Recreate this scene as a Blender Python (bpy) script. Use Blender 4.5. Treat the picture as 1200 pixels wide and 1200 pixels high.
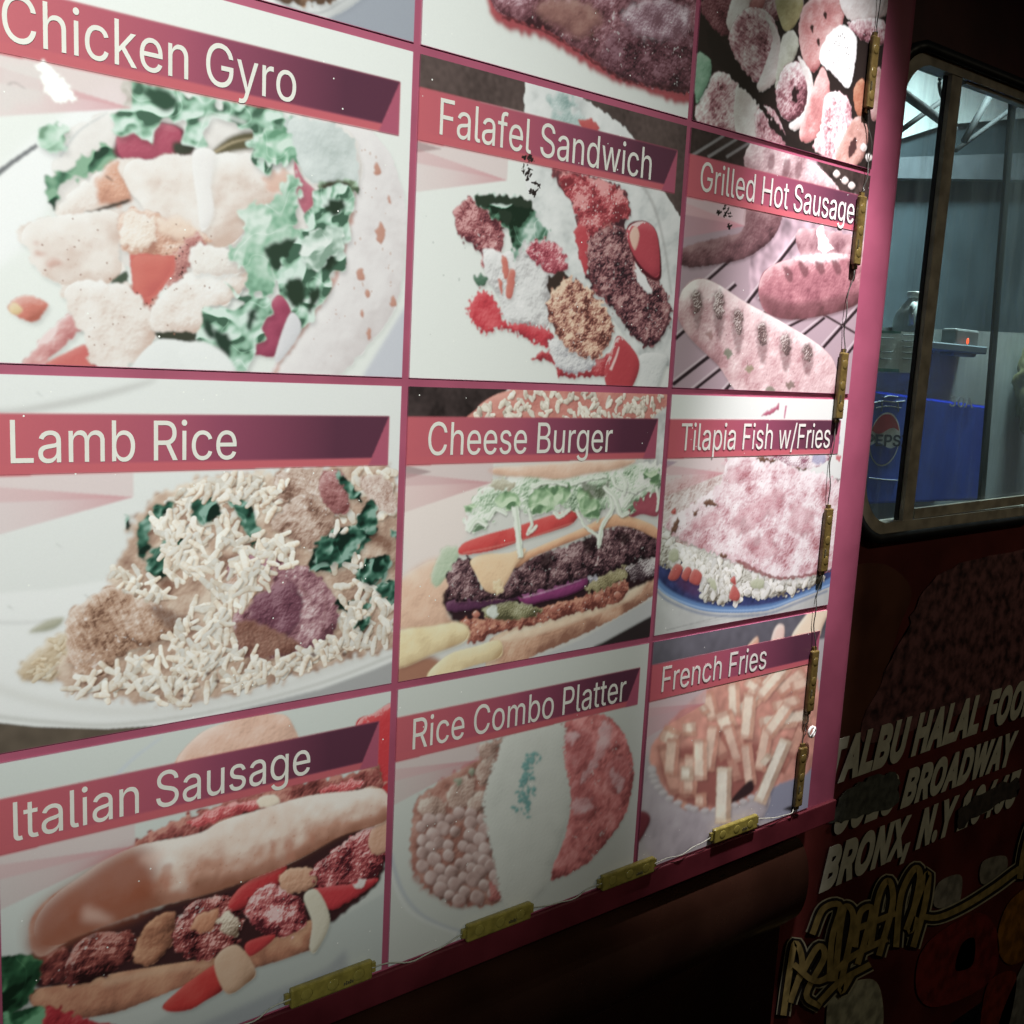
import bpy, bmesh, math, numpy as np
from mathutils import Vector, Matrix

for _o in list(bpy.data.objects): bpy.data.objects.remove(_o)
scene = bpy.context.scene
col = scene.collection
U = 0.25                  # metres per board unit (one menu row)
Z0 = 1.95                 # height of the line between the first and second menu row

# ---------------------------------------------------------------- camera, night sky, lamps, exposure
_R = np.array([[0.7878232483833689, -0.05100557132332839, -0.6137857614798647],
               [-0.0506293932240252, 0.9878289164230719, -0.14707377883286574],
               [0.6138169058019698, 0.14694374286539721, 0.7756522046537716]])
_C = np.array([-1.70801452, 0.92124737, -2.73659193])
def w3(v): return Vector((v[0], v[2], -v[1]))
cam = bpy.data.cameras.new("camera"); camo = bpy.data.objects.new("camera", cam); col.objects.link(camo)
cam.sensor_width = 36.0; cam.lens = 1178.85 / 1200 * 36.0; cam.clip_start = 0.02; cam.clip_end = 2000
rt, up, bk = w3(_R[0]), -w3(_R[1]), -w3(_R[2])
camo.matrix_world = Matrix((( rt.x, up.x, bk.x, _C[0] * U), (rt.y, up.y, bk.y, _C[2] * U), (rt.z, up.z, bk.z, Z0 - _C[1] * U), (0, 0, 0, 1)))
scene.camera = camo

world = bpy.data.worlds.new("World"); scene.world = world; world.use_nodes = True
wn = world.node_tree; sky = wn.nodes.new("ShaderNodeTexSky"); sky.sky_type = 'NISHITA'; sky.sun_disc = False
sky.sun_elevation = math.radians(2); sky.sun_rotation = math.radians(200)
wn.links.new(sky.outputs[0], wn.nodes["Background"].inputs[0]); wn.nodes["Background"].inputs[1].default_value = 0.006

def aim(o, src, dst):
    o.location = src; o.rotation_euler = (Vector(dst) - Vector(src)).to_track_quat('-Z', 'Y').to_euler()
sun = bpy.data.lights.new("moon", 'SUN'); sun.energy = 0.015; sun.angle = math.radians(4); sun.color = (1, .95, .85)
suno = bpy.data.objects.new("moon", sun); col.objects.link(suno); aim(suno, (-3, -6, 6), (0, 0, 1))
def spot(name, src, dst, watts, deg, blend, color, size=0.05):
    l = bpy.data.lights.new(name, 'SPOT'); l.energy = watts; l.spot_size = math.radians(deg); l.spot_blend = blend; l.color = color; l.shadow_soft_size = size
    o = bpy.data.objects.new(name, l); col.objects.link(o); aim(o, src, dst); return o
spot("pavement_lamp_light", (-0.95, -1.9, 2.75), (-0.24, 0, 1.885), 298, 35, 1.0, (.95, 1.0, .935), .12)
spot("awning_lamp_light", (0.55, -0.37, 2.9), (0.517, 0, 1.70), 320, 18.5, 1.0, (1.0, .95, .98), .03)
spot("street_lamp_light", (1.75, -1.9, 2.9), (0.72, 0, 1.14), 28, 48, .9, (1.0, .88, .64), .05)
scene.view_settings.view_transform = 'Standard'; scene.view_settings.look = 'None'
scene.view_settings.gamma = 1; scene.view_settings.exposure = 0.0; scene.view_settings.use_curve_mapping = False
scene.cycles.use_denoising = True
# ---------------------------------------------------------------- printed pictures of the menu (painted with numpy)
S = 480.0                                   # texels per board unit (one row of the menu = 1 unit = 0.30 m)
CW = 1.2086                                 # width of one menu cell in board units
BX0, BX1, BV0, BV1 = -1.2086, 2.4372, -1.0, 3.02
W = int((BX1 - BX0) * S); H = int((BV1 - BV0) * S)
rng = np.random.default_rng(11)
CAM_R = np.array([[0.7878232483833689, -0.05100557137332839, -0.6137857614798647],
                  [-0.0506293932240252, 0.9878289164230719, -0.14707377883286574],
                  [0.6138169058019698, 0.14694374286539721, 0.7756522046537716]])
CAM_C = np.array([-1.70801452, 0.92124737, -2.73659193])
CAM_F = 1178.85

def on_plane(px, py, depth=0.0):
    """where the sight line of a measured point meets the plane `depth` units behind the menu board"""
    d = CAM_R.T @ np.array([(px - 600) / CAM_F, (py - 600) / CAM_F, 1.0])
    s = (depth - CAM_C[2]) / d[2]
    q = CAM_C + s * d
    return q[0], q[1]

def lin(c):
    c = np.asarray(c, float) / 255.0
    return np.where(c <= 0.04045, c / 12.92, ((c + 0.055) / 1.055) ** 2.4)

# periodic noise fields, one per grain size (texels), zero mean, unit spread
NS = 768
_f = np.hypot(np.fft.fftfreq(NS)[:, None], np.fft.fftfreq(NS)[None, :])
def _field(scale):
    w = np.exp(-0.5 * (_f * scale * 2.2) ** 2) * (1 - np.exp(-0.5 * (_f * scale * 6) ** 2))
    n = np.fft.ifft2(np.fft.fft2(rng.normal(size=(NS, NS))) * w).real
    return (n / n.std()).astype(np.float32)
NF = {s: _field(s) for s in (2, 4, 8, 16, 32, 64)}
def noise(scale, sl, off=None):
    if off is None: off = rng.integers(0, NS, 2)
    yy = (np.arange(sl[0].start, sl[0].stop) + off[0]) % NS
    xx = (np.arange(sl[1].start, sl[1].stop) + off[1]) % NS
    return NF[scale][np.ix_(yy, xx)]
def fbm(sl, scales=(4, 8, 16), gain=0.6):
    a, t = 1.0, 0
    for s in sorted(scales, reverse=True):
        t = t + a * noise(s, sl); a *= gain
    return t

def _aniso(la, sc, ang):
    fx, fy = np.fft.fftfreq(NS)[None, :], np.fft.fftfreq(NS)[:, None]
    u, v = fx * math.cos(ang) + fy * math.sin(ang), -fx * math.sin(ang) + fy * math.cos(ang)
    n = np.fft.ifft2(np.fft.fft2(rng.normal(size=(NS, NS))) * np.exp(-0.5 * ((u * la * 2.2) ** 2 + (v * sc * 2.2) ** 2)) * (1 - np.exp(-0.5 * (_f * la * 3) ** 2))).real
    return (n / n.std()).astype(np.float32)
import math
for _k, _a in enumerate((0.3, 1.2, 2.4)): NF['f%d' % _k] = _aniso(14, 3.0, _a)
def box1(a, r, ax):
    if r < 1: return a
    p = [(0, 0), (0, 0)]; p[ax] = (r + 1, r)
    c = np.cumsum(np.pad(a, p, mode='edge'), axis=ax, dtype=np.float64)
    n = a.shape[ax]
    hi = np.take(c, np.arange(2 * r + 1, 2 * r + 1 + n), axis=ax); lo = np.take(c, np.arange(0, n), axis=ax)
    return ((hi - lo) / (2 * r + 1)).astype(np.float32)
def blur(a, r):
    r = int(round(r))
    if r < 1: return a
    r1 = max(1, int(round(r * 0.6)))
    for ax in (0, 1):
        a = box1(box1(a, r1, ax), r1, ax)
    return a

img = np.zeros((H, W, 3), np.float32)
CLIP = [0, 0, W, H]
class Crop:
    """a detail of the photograph: measured points -> texels of the board, seen colours -> ink colours"""
    def __init__(s, x0, y0, k, white, sat=0.85): s.o = (x0, y0, k); s.w = lin(white); s.sat = sat
    def pt(s, p):
        x, v = on_plane(s.o[0] + p[0] / s.o[2], s.o[1] + p[1] / s.o[2])
        return ((x - BX0) * S, (v - BV0) * S)
    def pts(s, l): return np.array([s.pt(p) for p in l])
    def col(s, c):
        a = lin(c) / s.w * 0.72; g = a @ np.array([0.3, 0.55, 0.15])
        return np.clip(g + (a - g) * s.sat, 0.006, 0.86).astype(np.float32)
    def len(s, n, at):
        a = np.array(s.pt(at)); b = np.array(s.pt((at[0] + n, at[1]))); c = np.array(s.pt((at[0], at[1] + n)))
        return 0.5 * (np.linalg.norm(b - a) + np.linalg.norm(c - a))
K = None
def soften(r):
    sl = (slice(CLIP[1], CLIP[3]), slice(CLIP[0], CLIP[2]))
    for k in range(3): img[sl + (k,)] = blur(img[sl + (k,)], r)
def use(crop, cell):
    """paint with this crop inside menu cell (column, row)"""
    global K
    K = crop
    i, j = cell; g = 0.013
    CLIP[:] = [int((i * CW + g - BX0) * S), int((j + g - BV0) * S), int(((i + 1) * CW - g - BX0) * S), int((j + 1 - (g if j < 2 else -.012) - BV0) * S)]
def spline(p, n=6):
    p = np.asarray(p, float); m = len(p); out = []
    for i in range(m):
        a, b, c, d = p[i - 1], p[i], p[(i + 1) % m], p[(i + 2) % m]
        for t in np.linspace(0, 1, n, endpoint=False):
            out.append(0.5 * (2 * b + (c - a) * t + (2 * a - 5 * b + 4 * c - d) * t * t + (3 * b - a - 3 * c + d) * t ** 3))
    return np.array(out)
def raster(q, pad):
    x0 = max(CLIP[0], int(q[:, 0].min()) - pad); x1 = min(CLIP[2], int(q[:, 0].max()) + pad + 2)
    y0 = max(CLIP[1], int(q[:, 1].min()) - pad); y1 = min(CLIP[3], int(q[:, 1].max()) + pad + 2)
    if x1 <= x0 + 1 or y1 <= y0 + 1: return None, None
    m = np.zeros((y1 - y0, x1 - x0), bool); X = np.arange(x0, x1) + 0.5
    for (ax, ay), (bx, by) in zip(q, np.roll(q, -1, 0)):
        if ay == by: continue
        if ay > by: ax, ay, bx, by = bx, by, ax, ay
        r0 = max(y0, int(np.ceil(ay - 0.5))); r1 = min(y1, int(np.ceil(by - 0.5)))
        if r1 <= r0: continue
        yy = np.arange(r0, r1) + 0.5
        xi = ax + (yy - ay) * (bx - ax) / (by - ay)
        m[r0 - y0:r1 - y0] ^= X[None, :] < xi[:, None]
    return m.astype(np.float32), (slice(y0, y1), slice(x0, x1))
def shape(pts, rag=0, rs=8, smooth=True, soft=1, pad=14):
    q = K.pts(pts); rag = rag * 0.6
    if smooth: q = spline(q)
    m, sl = raster(q, pad + int(2 * rag))
    if m is None: return None, None
    if rag:
        h, w = m.shape; o1 = rng.integers(0, NS, 2); o2 = rng.integers(0, NS, 2)
        yy = np.clip((np.arange(h)[:, None] + rag * noise(rs, sl, o1)).astype(int), 0, h - 1)
        xx = np.clip((np.arange(w)[None, :] + rag * noise(rs, sl, o2)).astype(int), 0, w - 1)
        m = m[yy, xx]
    return blur(m, soft), sl
def shift(m, dx, dy):
    o = np.zeros_like(m); o[dy:, dx:] = m[:m.shape[0] - dy, :m.shape[1] - dx]; return o
def comp(sl, a, c):
    img[sl] += (c - img[sl]) * a[..., None]
def ramp(t, cols):
    t = np.clip(t, 0, 0.9999) * (len(cols) - 1); i = t.astype(int); f = (t - i)[..., None]
    c = np.array([K.col(x) for x in cols], np.float32)
    return c[i] * (1 - f) + c[i + 1] * f
def flat(pts, c, smooth=False, soft=1, rag=0, rs=8, alpha=1.0, mot=0.0, ms=(8, 32)):
    m, sl = shape(pts, rag, rs, smooth, soft)
    if m is None: return
    col = K.col(c)
    if mot: col = col * np.clip(1 + mot * fbm(sl, ms), 0.3, 1.8)[..., None]
    comp(sl, m * alpha, col)
def blob(pts, cols, r=10, k=1.0, na=0.0, ns=(4, 8), mot=0.0, ms=(16, 32), rag=0, rs=8, soft=1, L=(-0.5, -0.75), bias=0.5,
         edge=0.0, shadow=0.25, sd=(3, 4), spec=0.0, alpha=1.0, smooth=True, tx=None):
    """a rounded lump of food: inflated outline + surface grain, lit from the upper left"""
    m, sl = shape(pts, rag, rs, smooth, soft, pad=14 + int(r))
    if m is None: return
    if shadow:
        sh = blur(shift(m, *sd), 4)
        img[sl] *= (1 - shadow * np.clip(sh - m * 0.3, 0, 1))[..., None]
    b = np.clip(2 * blur(m, r) - 1, 0, 1)
    hgt = np.sqrt(b + 1e-3) * r * 0.9
    na = na * 0.3
    g = fbm(sl, ns) if (na or spec) else 0
    hgt = hgt + na * g
    gy, gx = np.gradient(hgt)
    n = 1 / np.sqrt(1 + gx * gx + gy * gy)
    s = -(gx * L[0] + gy * L[1]) * n
    t = bias + 0.5 * k * s
    if mot: t = t + mot * fbm(sl, ms)
    if edge: t = t - edge * (1 - b) * m
    gl = None
    if tx == 'meat':                     # fibres, dark cracks, wet glints
        f = noise('f%d' % rng.integers(0, 3), sl); f2 = noise('f%d' % rng.integers(0, 3), sl)
        t = t + 0.055 * f + 0.07 * noise(8, sl) - 0.24 * np.exp(-(f2 / 0.16) ** 2) * np.clip(0.5 + 0.5 * noise(32, sl), 0, 1)
        gl = np.clip((noise(4, sl) + 0.6 * noise(16, sl) + 0.7 * noise(32, sl) + 0.5 * s - 2.6) * 1.2, 0, 1) * 0.4
    elif tx == 'fried':                  # crumbly crust: pits between lumps
        n8 = noise(16, sl)
        t = t + 0.12 * n8 + 0.09 * noise(8, sl) + 0.04 * noise(4, sl) - 0.36 * np.exp(-(noise(16, sl) / 0.17) ** 2) * np.clip(0.5 + 0.6 * noise(32, sl), 0, 1)
        gl = np.clip((noise(4, sl) + 0.8 * noise(8, sl) + 0.6 * s + 0.5 * noise(32, sl) - 2.3) * 1.0, 0, 1) * 0.28
    elif tx == 'soft':                   # bread, chicken: broad pale patches and faint pores
        t = t + 0.09 * noise(64, sl) + 0.05 * noise(16, sl) - 0.10 * np.clip(noise(4, sl) - 1.5, 0, 1)
    c = ramp(t, cols)
    if spec:
        sp = np.clip((s + 0.12 * g - 0.45) * 4, 0, 1) * spec
        c = c + (K.col((255, 255, 255)) - c) * sp[..., None]
    if gl is not None: c = c + (K.col((250, 244, 240)) - c) * gl[..., None]
    comp(sl, m * alpha, c)
def stroke(pts, c, w, w2=None, soft=1, alpha=1.0, rag=0):
    q = np.asarray(pts, float); w2 = w if w2 is None else w2
    d = np.gradient(q, axis=0); n = np.stack([-d[:, 1], d[:, 0]], 1); n /= np.linalg.norm(n, axis=1)[:, None] + 1e-9
    ww = np.linspace(w, w2, len(q))[:, None] / 2
    flat(np.concatenate([q + n * ww, (q - n * ww)[::-1]]), c, False, soft, rag, 8, alpha)
def curve(pts, n=8):
    p = np.asarray(pts, float); p = np.vstack([2 * p[0] - p[1], p, 2 * p[-1] - p[-2]]); out = []
    for i in range(1, len(p) - 2):
        a, b, c, d = p[i - 1:i + 3]
        for t in np.linspace(0, 1, n, endpoint=False):
            out.append(0.5 * (2 * b + (c - a) * t + (2 * a - 5 * b + 4 * c - d) * t * t + (3 * b - a - 3 * c + d) * t ** 3))
    out.append(p[-2]); return np.array(out)
def capsule(p0, p1, r, cols, flatk=0.0, shadow=0.25, L=(-0.55, -0.8), jit=0.0, r2=None, soft=0.6):
    """one grain, seed or fried stick (all in texels)"""
    r2 = r if r2 is None else r2
    pad = int(max(r, r2) + 5)
    x0 = max(CLIP[0], int(min(p0[0], p1[0])) - pad); x1 = min(CLIP[2], int(max(p0[0], p1[0])) + pad)
    y0 = max(CLIP[1], int(min(p0[1], p1[1])) - pad); y1 = min(CLIP[3], int(max(p0[1], p1[1])) + pad)
    if x1 <= x0 + 1 or y1 <= y0 + 1: return
    Y, X = np.mgrid[y0:y1, x0:x1].astype(np.float32)
    dx, dy = p1[0] - p0[0], p1[1] - p0[1]; l2 = dx * dx + dy * dy + 1e-6
    t = np.clip(((X - p0[0]) * dx + (Y - p0[1]) * dy) / l2, 0, 1)
    ex, ey = X - p0[0] - t * dx, Y - p0[1] - t * dy
    rr = r + (r2 - r) * t
    sl = (slice(y0, y1), slice(x0, x1))
    if jit: rr = rr * (1 + 0.35 * jit * noise(16, sl))
    d = np.hypot(ex, ey)
    if shadow:
        d2 = np.hypot(ex - 0.35 * r - 1, ey - 0.5 * r - 1)
        img[sl] *= (1 - shadow * np.clip((rr * 1.15 - d2) / (0.5 * r + 1), 0, 1))[..., None]
    a = np.clip((rr - d) / (2 * soft) + 0.5, 0, 1)
    s = (ex * L[0] + ey * L[1]) / (rr + 1e-3)
    tt = 0.55 + 0.5 * s * (1 - flatk) - 0.25 * np.clip(d / rr, 0, 1) ** 4
    if jit: tt = tt + 0.04 * noise(4, sl) + 0.12 * noise(16, sl)
    comp(sl, a, ramp(tt, cols))
def inside(q, p):
    x, y = p; c = False
    for (ax, ay), (bx, by) in zip(q, np.roll(q, -1, 0)):
        if (ay > y) != (by > y) and x < (bx - ax) * (y - ay) / (by - ay) + ax: c = not c
    return c
def scatter(pts, n, ln, r, cols, shadow=0.3, ang=None, lj=0.4, jit=0.0, sort=True):
    """n grains strewn over an outline; ln and r in measured pixels of the detail"""
    q = K.pts(pts); at = np.mean(np.array(pts, float), 0); k = K.len(1.0, at)
    lo, hi = q.min(0), q.max(0); out = []
    while len(out) < n:
        p = lo + rng.random(2) * (hi - lo)
        if inside(q, p): out.append(p)
    if sort: out.sort(key=lambda p: p[1])
    base = cols; tone = 1.0
    for p in out:
        a = rng.uniform(0, np.pi) if ang is None else ang + rng.normal() * 0.45
        l = ln * k * (1 + lj * rng.uniform(-1, 1)) / 2; d = np.array([np.cos(a), np.sin(a)]) * l
        cols = [tuple(np.clip(np.array(cc) * tone, 0, 255)) for cc in base]; tone = rng.uniform(.90, 1.05)
        rr = r * k * rng.uniform(0.75, 1.3); bend = np.array([-d[1], d[0]]) * rng.uniform(-0.3, 0.3)
        capsule(p - d, p + bend, rr * 0.8, cols, 0.35, shadow, r2=rr * 1.05, jit=max(jit, .06))
        capsule(p + bend, p + d, rr * 1.05, cols, 0.35, 0, r2=rr * 0.7, jit=max(jit, .06))
def lettuce(pts, cols, rag=5, rs=8, fold=16, rim=0.5, shadow=0.35, k=1.0):
    """a ruffled leaf: folded ridges, pale crinkled rim"""
    m, sl = shape(pts, rag, rs, True, 1, 24)
    if m is None: return
    sh = blur(shift(m, 3, 5), 5)
    img[sl] *= (1 - shadow * np.clip(sh - m * 0.3, 0, 1))[..., None]
    off = rng.integers(0, NS, 2)
    b = blur(m, 9)
    fold = min(64, fold * 2)
    a1 = noise(fold, sl, off) + 0.25 * noise(max(4, fold // 2), sl)
    hgt = blur((1 - np.abs(a1)) * fold * 0.30 + 0.6 * noise(8, sl), 1)
    gy, gx = np.gradient(hgt)
    t = 0.48 + k * (0.30 * gx + 0.42 * gy) + 0.14 * (1 - np.abs(a1)) - 0.05 + 0.05 * noise(64, sl)
    t = t + rim * np.clip(1 - (b - 0.45) * 4.0, 0, 1) * 0.45 + 0.20 * np.exp(-(noise(32, sl) / 0.10) ** 2) + 0.06 * noise(8, sl)
    comp(sl, m, ramp(t, cols))
def speck(pts, n, c, r=(0.6, 1.6), alpha=0.8):
    q = K.pts(pts); lo, hi = q.min(0), q.max(0); col = K.col(c); i = 0
    while i < n:
        p = lo + rng.random(2) * (hi - lo)
        if not inside(q, p): continue
        i += 1; rr = rng.uniform(*r)
        x, y = int(p[0]), int(p[1]); w = int(rr + 2)
        x0, x1, y0, y1 = max(CLIP[0], x - w), min(CLIP[2], x + w + 1), max(CLIP[1], y - w), min(CLIP[3], y + w + 1)
        if x1 <= x0 or y1 <= y0: continue
        Y, X = np.mgrid[y0:y1, x0:x1]
        a = np.clip(rr - np.hypot(X - p[0], (Y - p[1]) * rng.uniform(0.7, 1.4)) + 0.5, 0, 1) * alpha
        comp((slice(y0, y1), slice(x0, x1)), a.astype(np.float32), col)

def stick(a, b, w, pale, side, ends):
    """a cut fry: pale face, darker side, browned ends (detail pixels)"""
    a, b = np.array(a, float), np.array(b, float); d = (b - a) / np.linalg.norm(b - a); n = np.array([-d[1], d[0]]) * w
    if n[0] > 0: n = -n
    j = lambda: rng.uniform(-3, 3, 2)
    flat([a + n * .6 + (6, 9), b + n * .6 + (6, 9), b - n + (6, 9), a - n + (6, 9)], (60, 34, 26), False, 4, alpha=.35)
    flat([a + n + j(), b + n + j(), b - n + j(), a - n + j()], side, False, 1, 1, mot=.07)
    flat([a + n * .9 + d * 3, b + n * .9 - d * 3 + j(), b - n * .35 - d * 4, a - n * .35 + d * 4 + j()], pale, False, 2, 1, mot=.05)
    for e, s in ((a, 1), (b, -1)): flat([e + n, e - n, e - n + d * s * w * .5, e + n + d * s * w * .7], ends, False, 4, alpha=.6)
# ---------------------------------------------------------------- the twelve pictures
def bg(c): comp((slice(CLIP[1], CLIP[3]), slice(CLIP[0], CLIP[2])), np.ones((CLIP[3] - CLIP[1], CLIP[2] - CLIP[0]), np.float32), K.col(c))
img[:] = np.clip(lin((168, 84, 112)) / lin((228, 230, 224)) * 0.72, 0, 1)            # the rose lines between the cells

def chicken_gyro():
    use(Crop(0, 0, 2.4, (228, 230, 224)), (-1, 0)); bg((224, 227, 220))
    flat([(1010, 1070), (1150, 840), (1200, 1070)], (196, 198, 205), soft=5)
    flat([(-60, 560), (80, 400), (300, 240), (350, 320), (150, 560), (60, 700), (-60, 760)], (232, 233, 230), True, 8)
    stroke(curve([(-40, 520), (0, 482), (50, 445), (104, 408)]), (112, 114, 116), 16, 12, 1)
    # flat bread on the right
    blob([(900, 330), (1010, 350), (1070, 395), (1120, 490), (1140, 620), (1132, 760), (1100, 880), (1020, 985), (930, 1060), (755, 1060),
          (850, 920), (930, 800), (970, 680), (995, 540), (990, 430)], [(196, 184, 182), (222, 216, 214), (234, 230, 227)], 34, 0.8, 1.2, (8, 16), 0.05, rag=2, shadow=0.15)
    stroke(curve([(998, 500), (985, 600), (968, 690), (930, 800), (850, 925), (765, 1050)]), (196, 132, 112), 14, 9, 3, 0.75, 2)
    for x, y, a, b in ((1058, 475, 10, 18), (1068, 655, 15, 32), (1010, 772, 12, 18), (1103, 846, 10, 16), (1034, 940, 8, 20), (1030, 822, 8, 13), (1090, 560, 6, 9), (1015, 880, 6, 9)):
        blob([(x - a, y), (x, y - b), (x + a, y + 3), (x + 2, y + b)], [(168, 104, 82), (196, 142, 122), (208, 164, 146)], 4, 0.6, 0.5, rag=2, soft=2, shadow=0)
    speck([(990, 380), (1130, 500), (1120, 800), (900, 1040), (860, 980), (970, 700)], 40, (196, 160, 142), (0.8, 2.2), 0.45)
    # cream behind and the dressing running over the top
    blob([(160, 420), (230, 340), (310, 310), (420, 300), (560, 320), (700, 330), (900, 330), (1000, 390), (1005, 530), (900, 720), (640, 830), (380, 760), (200, 640), (140, 540)],
         [(196, 186, 180), (222, 216, 210), (232, 229, 224)], 30, 0.8, 2.0, (8, 16), 0.06, shadow=0.12, rag=3, rs=16)
    lettuce([(118, 352), (150, 345), (195, 380), (160, 425), (150, 432), (108, 402)], [(110, 150, 120), (170, 205, 180), (205, 222, 208)], 4)
    lettuce([(138, 485), (200, 468), (262, 420), (330, 408), (332, 450), (240, 500), (170, 520), (150, 590), (132, 555)], [(30, 62, 44), (78, 130, 98), (130, 172, 140)], 4, shadow=.2)
    stroke(curve([(168, 440), (220, 370), (300, 318)]), (150, 162, 165), 5, 3, 2, 0.6)
    flat([(330, 390), (425, 345), (512, 360), (540, 430), (420, 455), (330, 445)], (120, 46, 66), True, 3)
    blob([(326, 395), (345, 372), (430, 348), (500, 360), (508, 410), (490, 436), (420, 450), (345, 446)], [(140, 48, 72), (178, 74, 98), (206, 122, 136)], 10, 0.8, 0.6, shadow=.3)
    flat([(585, 436), (650, 382), (722, 372), (726, 412), (650, 428), (600, 446)], (96, 88, 60), True, 3)
    stroke(curve([(598, 430), (655, 400), (718, 388)]), (168, 152, 118), 9, 4, 2)
    flat([(488, 400), (545, 408), (535, 434), (492, 436)], (62, 66, 52), True, 3)
    # chicken strips
    W3 = [(204, 176, 160), (226, 216, 207), (234, 231, 226)]
    blob([(150, 596), (178, 556), (235, 508), (330, 448), (365, 470), (362, 545), (262, 598), (190, 612)], W3, 14, 1.1, .8, (4, 8), .06, rag=2, shadow=.4, tx='soft')
    blob([(275, 500), (320, 452), (345, 480), (366, 548), (300, 575), (270, 560)], [(176, 116, 92), (214, 158, 130), (226, 196, 178)], 10, .8, .8, (2, 4), .14, rag=3, soft=3, shadow=0)
    stroke([(296, 494), (316, 509)], (60, 40, 34), 4, 3, 1)
    flat([(235, 596), (300, 575), (368, 556), (362, 566), (290, 590), (240, 604)], (70, 56, 44), False, 1, 1)
    blob([(338, 452), (440, 440), (530, 434), (700, 430), (800, 455), (838, 480), (840, 520), (770, 560), (690, 640), (645, 690), (570, 694), (520, 625), (440, 640), (384, 560), (340, 500)],
         W3, 26, 1.0, 1.2, (8, 16), .05, rag=2, rs=16, shadow=.3, tx='soft')
    blob([(735, 500), (770, 480), (800, 478), (825, 500), (770, 540)], [(206, 150, 128), (220, 182, 164), (230, 206, 196)], 8, .5, .5, rag=3, soft=4, shadow=0)
    blob([(50, 650), (120, 612), (330, 590), (352, 622), (332, 700), (338, 782), (200, 805), (110, 765), (72, 700)], W3, 24, 1.1, 1.0, (8, 16), .05, rag=2, shadow=.25, tx='soft')
    for x, y, a in ((100, 680, 11), (150, 738, 24), (200, 700, 8), (108, 715, 20)):
        blob([(x - a, y), (x, y - a * .55), (x + a, y), (x, y + a * .5)], [(176, 132, 116), (208, 170, 156), (220, 196, 186)], 5, .6, .6, rag=2, soft=3, shadow=0)
    flat([(312, 790), (355, 762), (354, 800), (322, 803)], (70, 84, 66), True, 2)
    blob([(330, 622), (350, 592), (410, 590), (480, 620), (570, 656), (582, 690), (520, 716), (470, 730), (360, 712), (338, 680)],
         [(178, 122, 100), (212, 166, 142), (230, 208, 192)], 12, 1.2, 1.6, (2, 4, 8), .18, rag=3, shadow=.2)
    blob([(345, 604), (400, 596), (440, 632), (420, 690), (370, 700), (340, 668)], [(214, 186, 166), (230, 216, 202), (234, 229, 222)], 8, 1, 1.2, (2, 4), .1, rag=4, shadow=.1)
    blob([(425, 612), (520, 616), (555, 655), (480, 668)], [(216, 176, 152), (228, 204, 184), (232, 220, 208)], 8, .8, .8, rag=3, soft=3, shadow=.05)
    blob([(488, 716), (540, 660), (578, 688), (560, 712), (528, 760), (500, 800), (460, 800)], [(160, 96, 92), (194, 130, 122), (216, 172, 162)], 9, 1, 1.6, (2, 4), .15, rag=3, shadow=.2)
    speck([(490, 690), (560, 670), (530, 760), (490, 790)], 16, (70, 40, 36), (.6, 1.4))
    blob([(350, 800), (430, 800), (440, 880), (380, 900), (345, 850)], [(150, 84, 80), (188, 124, 112), (212, 172, 158)], 8, 1, 1.5, (2, 4), .15, rag=3, shadow=.2)
    flat([(362, 712), (492, 718), (486, 765), (462, 805), (418, 852), (376, 842), (366, 770)], (204, 98, 88), False, 1, 1)
    blob([(366, 716), (488, 720), (478, 765), (420, 838), (380, 834)], [(188, 80, 78), (206, 102, 90), (216, 124, 108)], 14, .7, .3, mot=.06, shadow=0, smooth=False, soft=2)
    speck([(340, 800), (440, 820), (420, 890), (370, 890)], 14, (80, 40, 36), (.6, 1.2))
    blob([(20, 862), (66, 828), (128, 850), (112, 890), (92, 904), (40, 886)], [(176, 92, 74), (206, 118, 100), (226, 178, 166)], 9, 1, .6, (4, 8), .12, rag=1)
    blob([(24, 862), (40, 850), (62, 868), (50, 884), (30, 880)], [(190, 160, 90), (222, 196, 150), (228, 214, 190)], 5, .6, .3, shadow=0, soft=2)
    blob([(66, 1020), (100, 968), (150, 912), (232, 868), (256, 902), (215, 935), (150, 990), (120, 1024)], [(186, 108, 106), (212, 152, 148), (230, 206, 202)], 10, 1.1, 1.2, (4, 8), .14, rag=2)
    blob([(120, 1030), (190, 988), (246, 968), (256, 1014), (292, 1040), (200, 1050)], [(186, 78, 74), (206, 100, 94), (220, 140, 130)], 9, .7, .4, shadow=.3)
    # front strips
    blob([(178, 800), (340, 795), (400, 850), (432, 900), (428, 965), (360, 1032), (260, 1024), (235, 950), (190, 860)], W3, 20, 1.2, 1.4, (4, 8, 16), .07, rag=3, shadow=.3, tx='soft')
    blob([(415, 890), (440, 840), (545, 756), (690, 722), (704, 780), (640, 850), (585, 862), (566, 935), (445, 938)], W3, 18, 1.2, 1.2, (4, 8), .07, rag=2, shadow=.45, tx='soft')
    blob([(548, 690), (600, 690), (690, 722), (690, 760), (560, 770), (530, 745)], [(206, 190, 180), (228, 222, 214), (235, 233, 229)], 12, 1, 1.4, (4, 8), .05, rag=3, shadow=.2)
    flat([(436, 934), (552, 934), (530, 968), (462, 960)], (60, 62, 48), True, 2, 1)
    speck([(60, 600), (600, 580), (640, 760), (540, 930), (250, 1000), (120, 760)], 46, (150, 104, 84), (.6, 1.5), .7)
    blob([(430, 962), (520, 960), (640, 1000), (660, 1060), (380, 1060)], [(200, 204, 200), (224, 226, 222), (230, 231, 228)], 16, .7, .6, shadow=.1)
    # lettuce
    GR = [(64, 100, 78), (132, 176, 148), (176, 208, 188), (206, 224, 212)]
    flat([(380, 235), (470, 250), (525, 285), (500, 330), (400, 300)], (44, 72, 52), True, 3)
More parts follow.
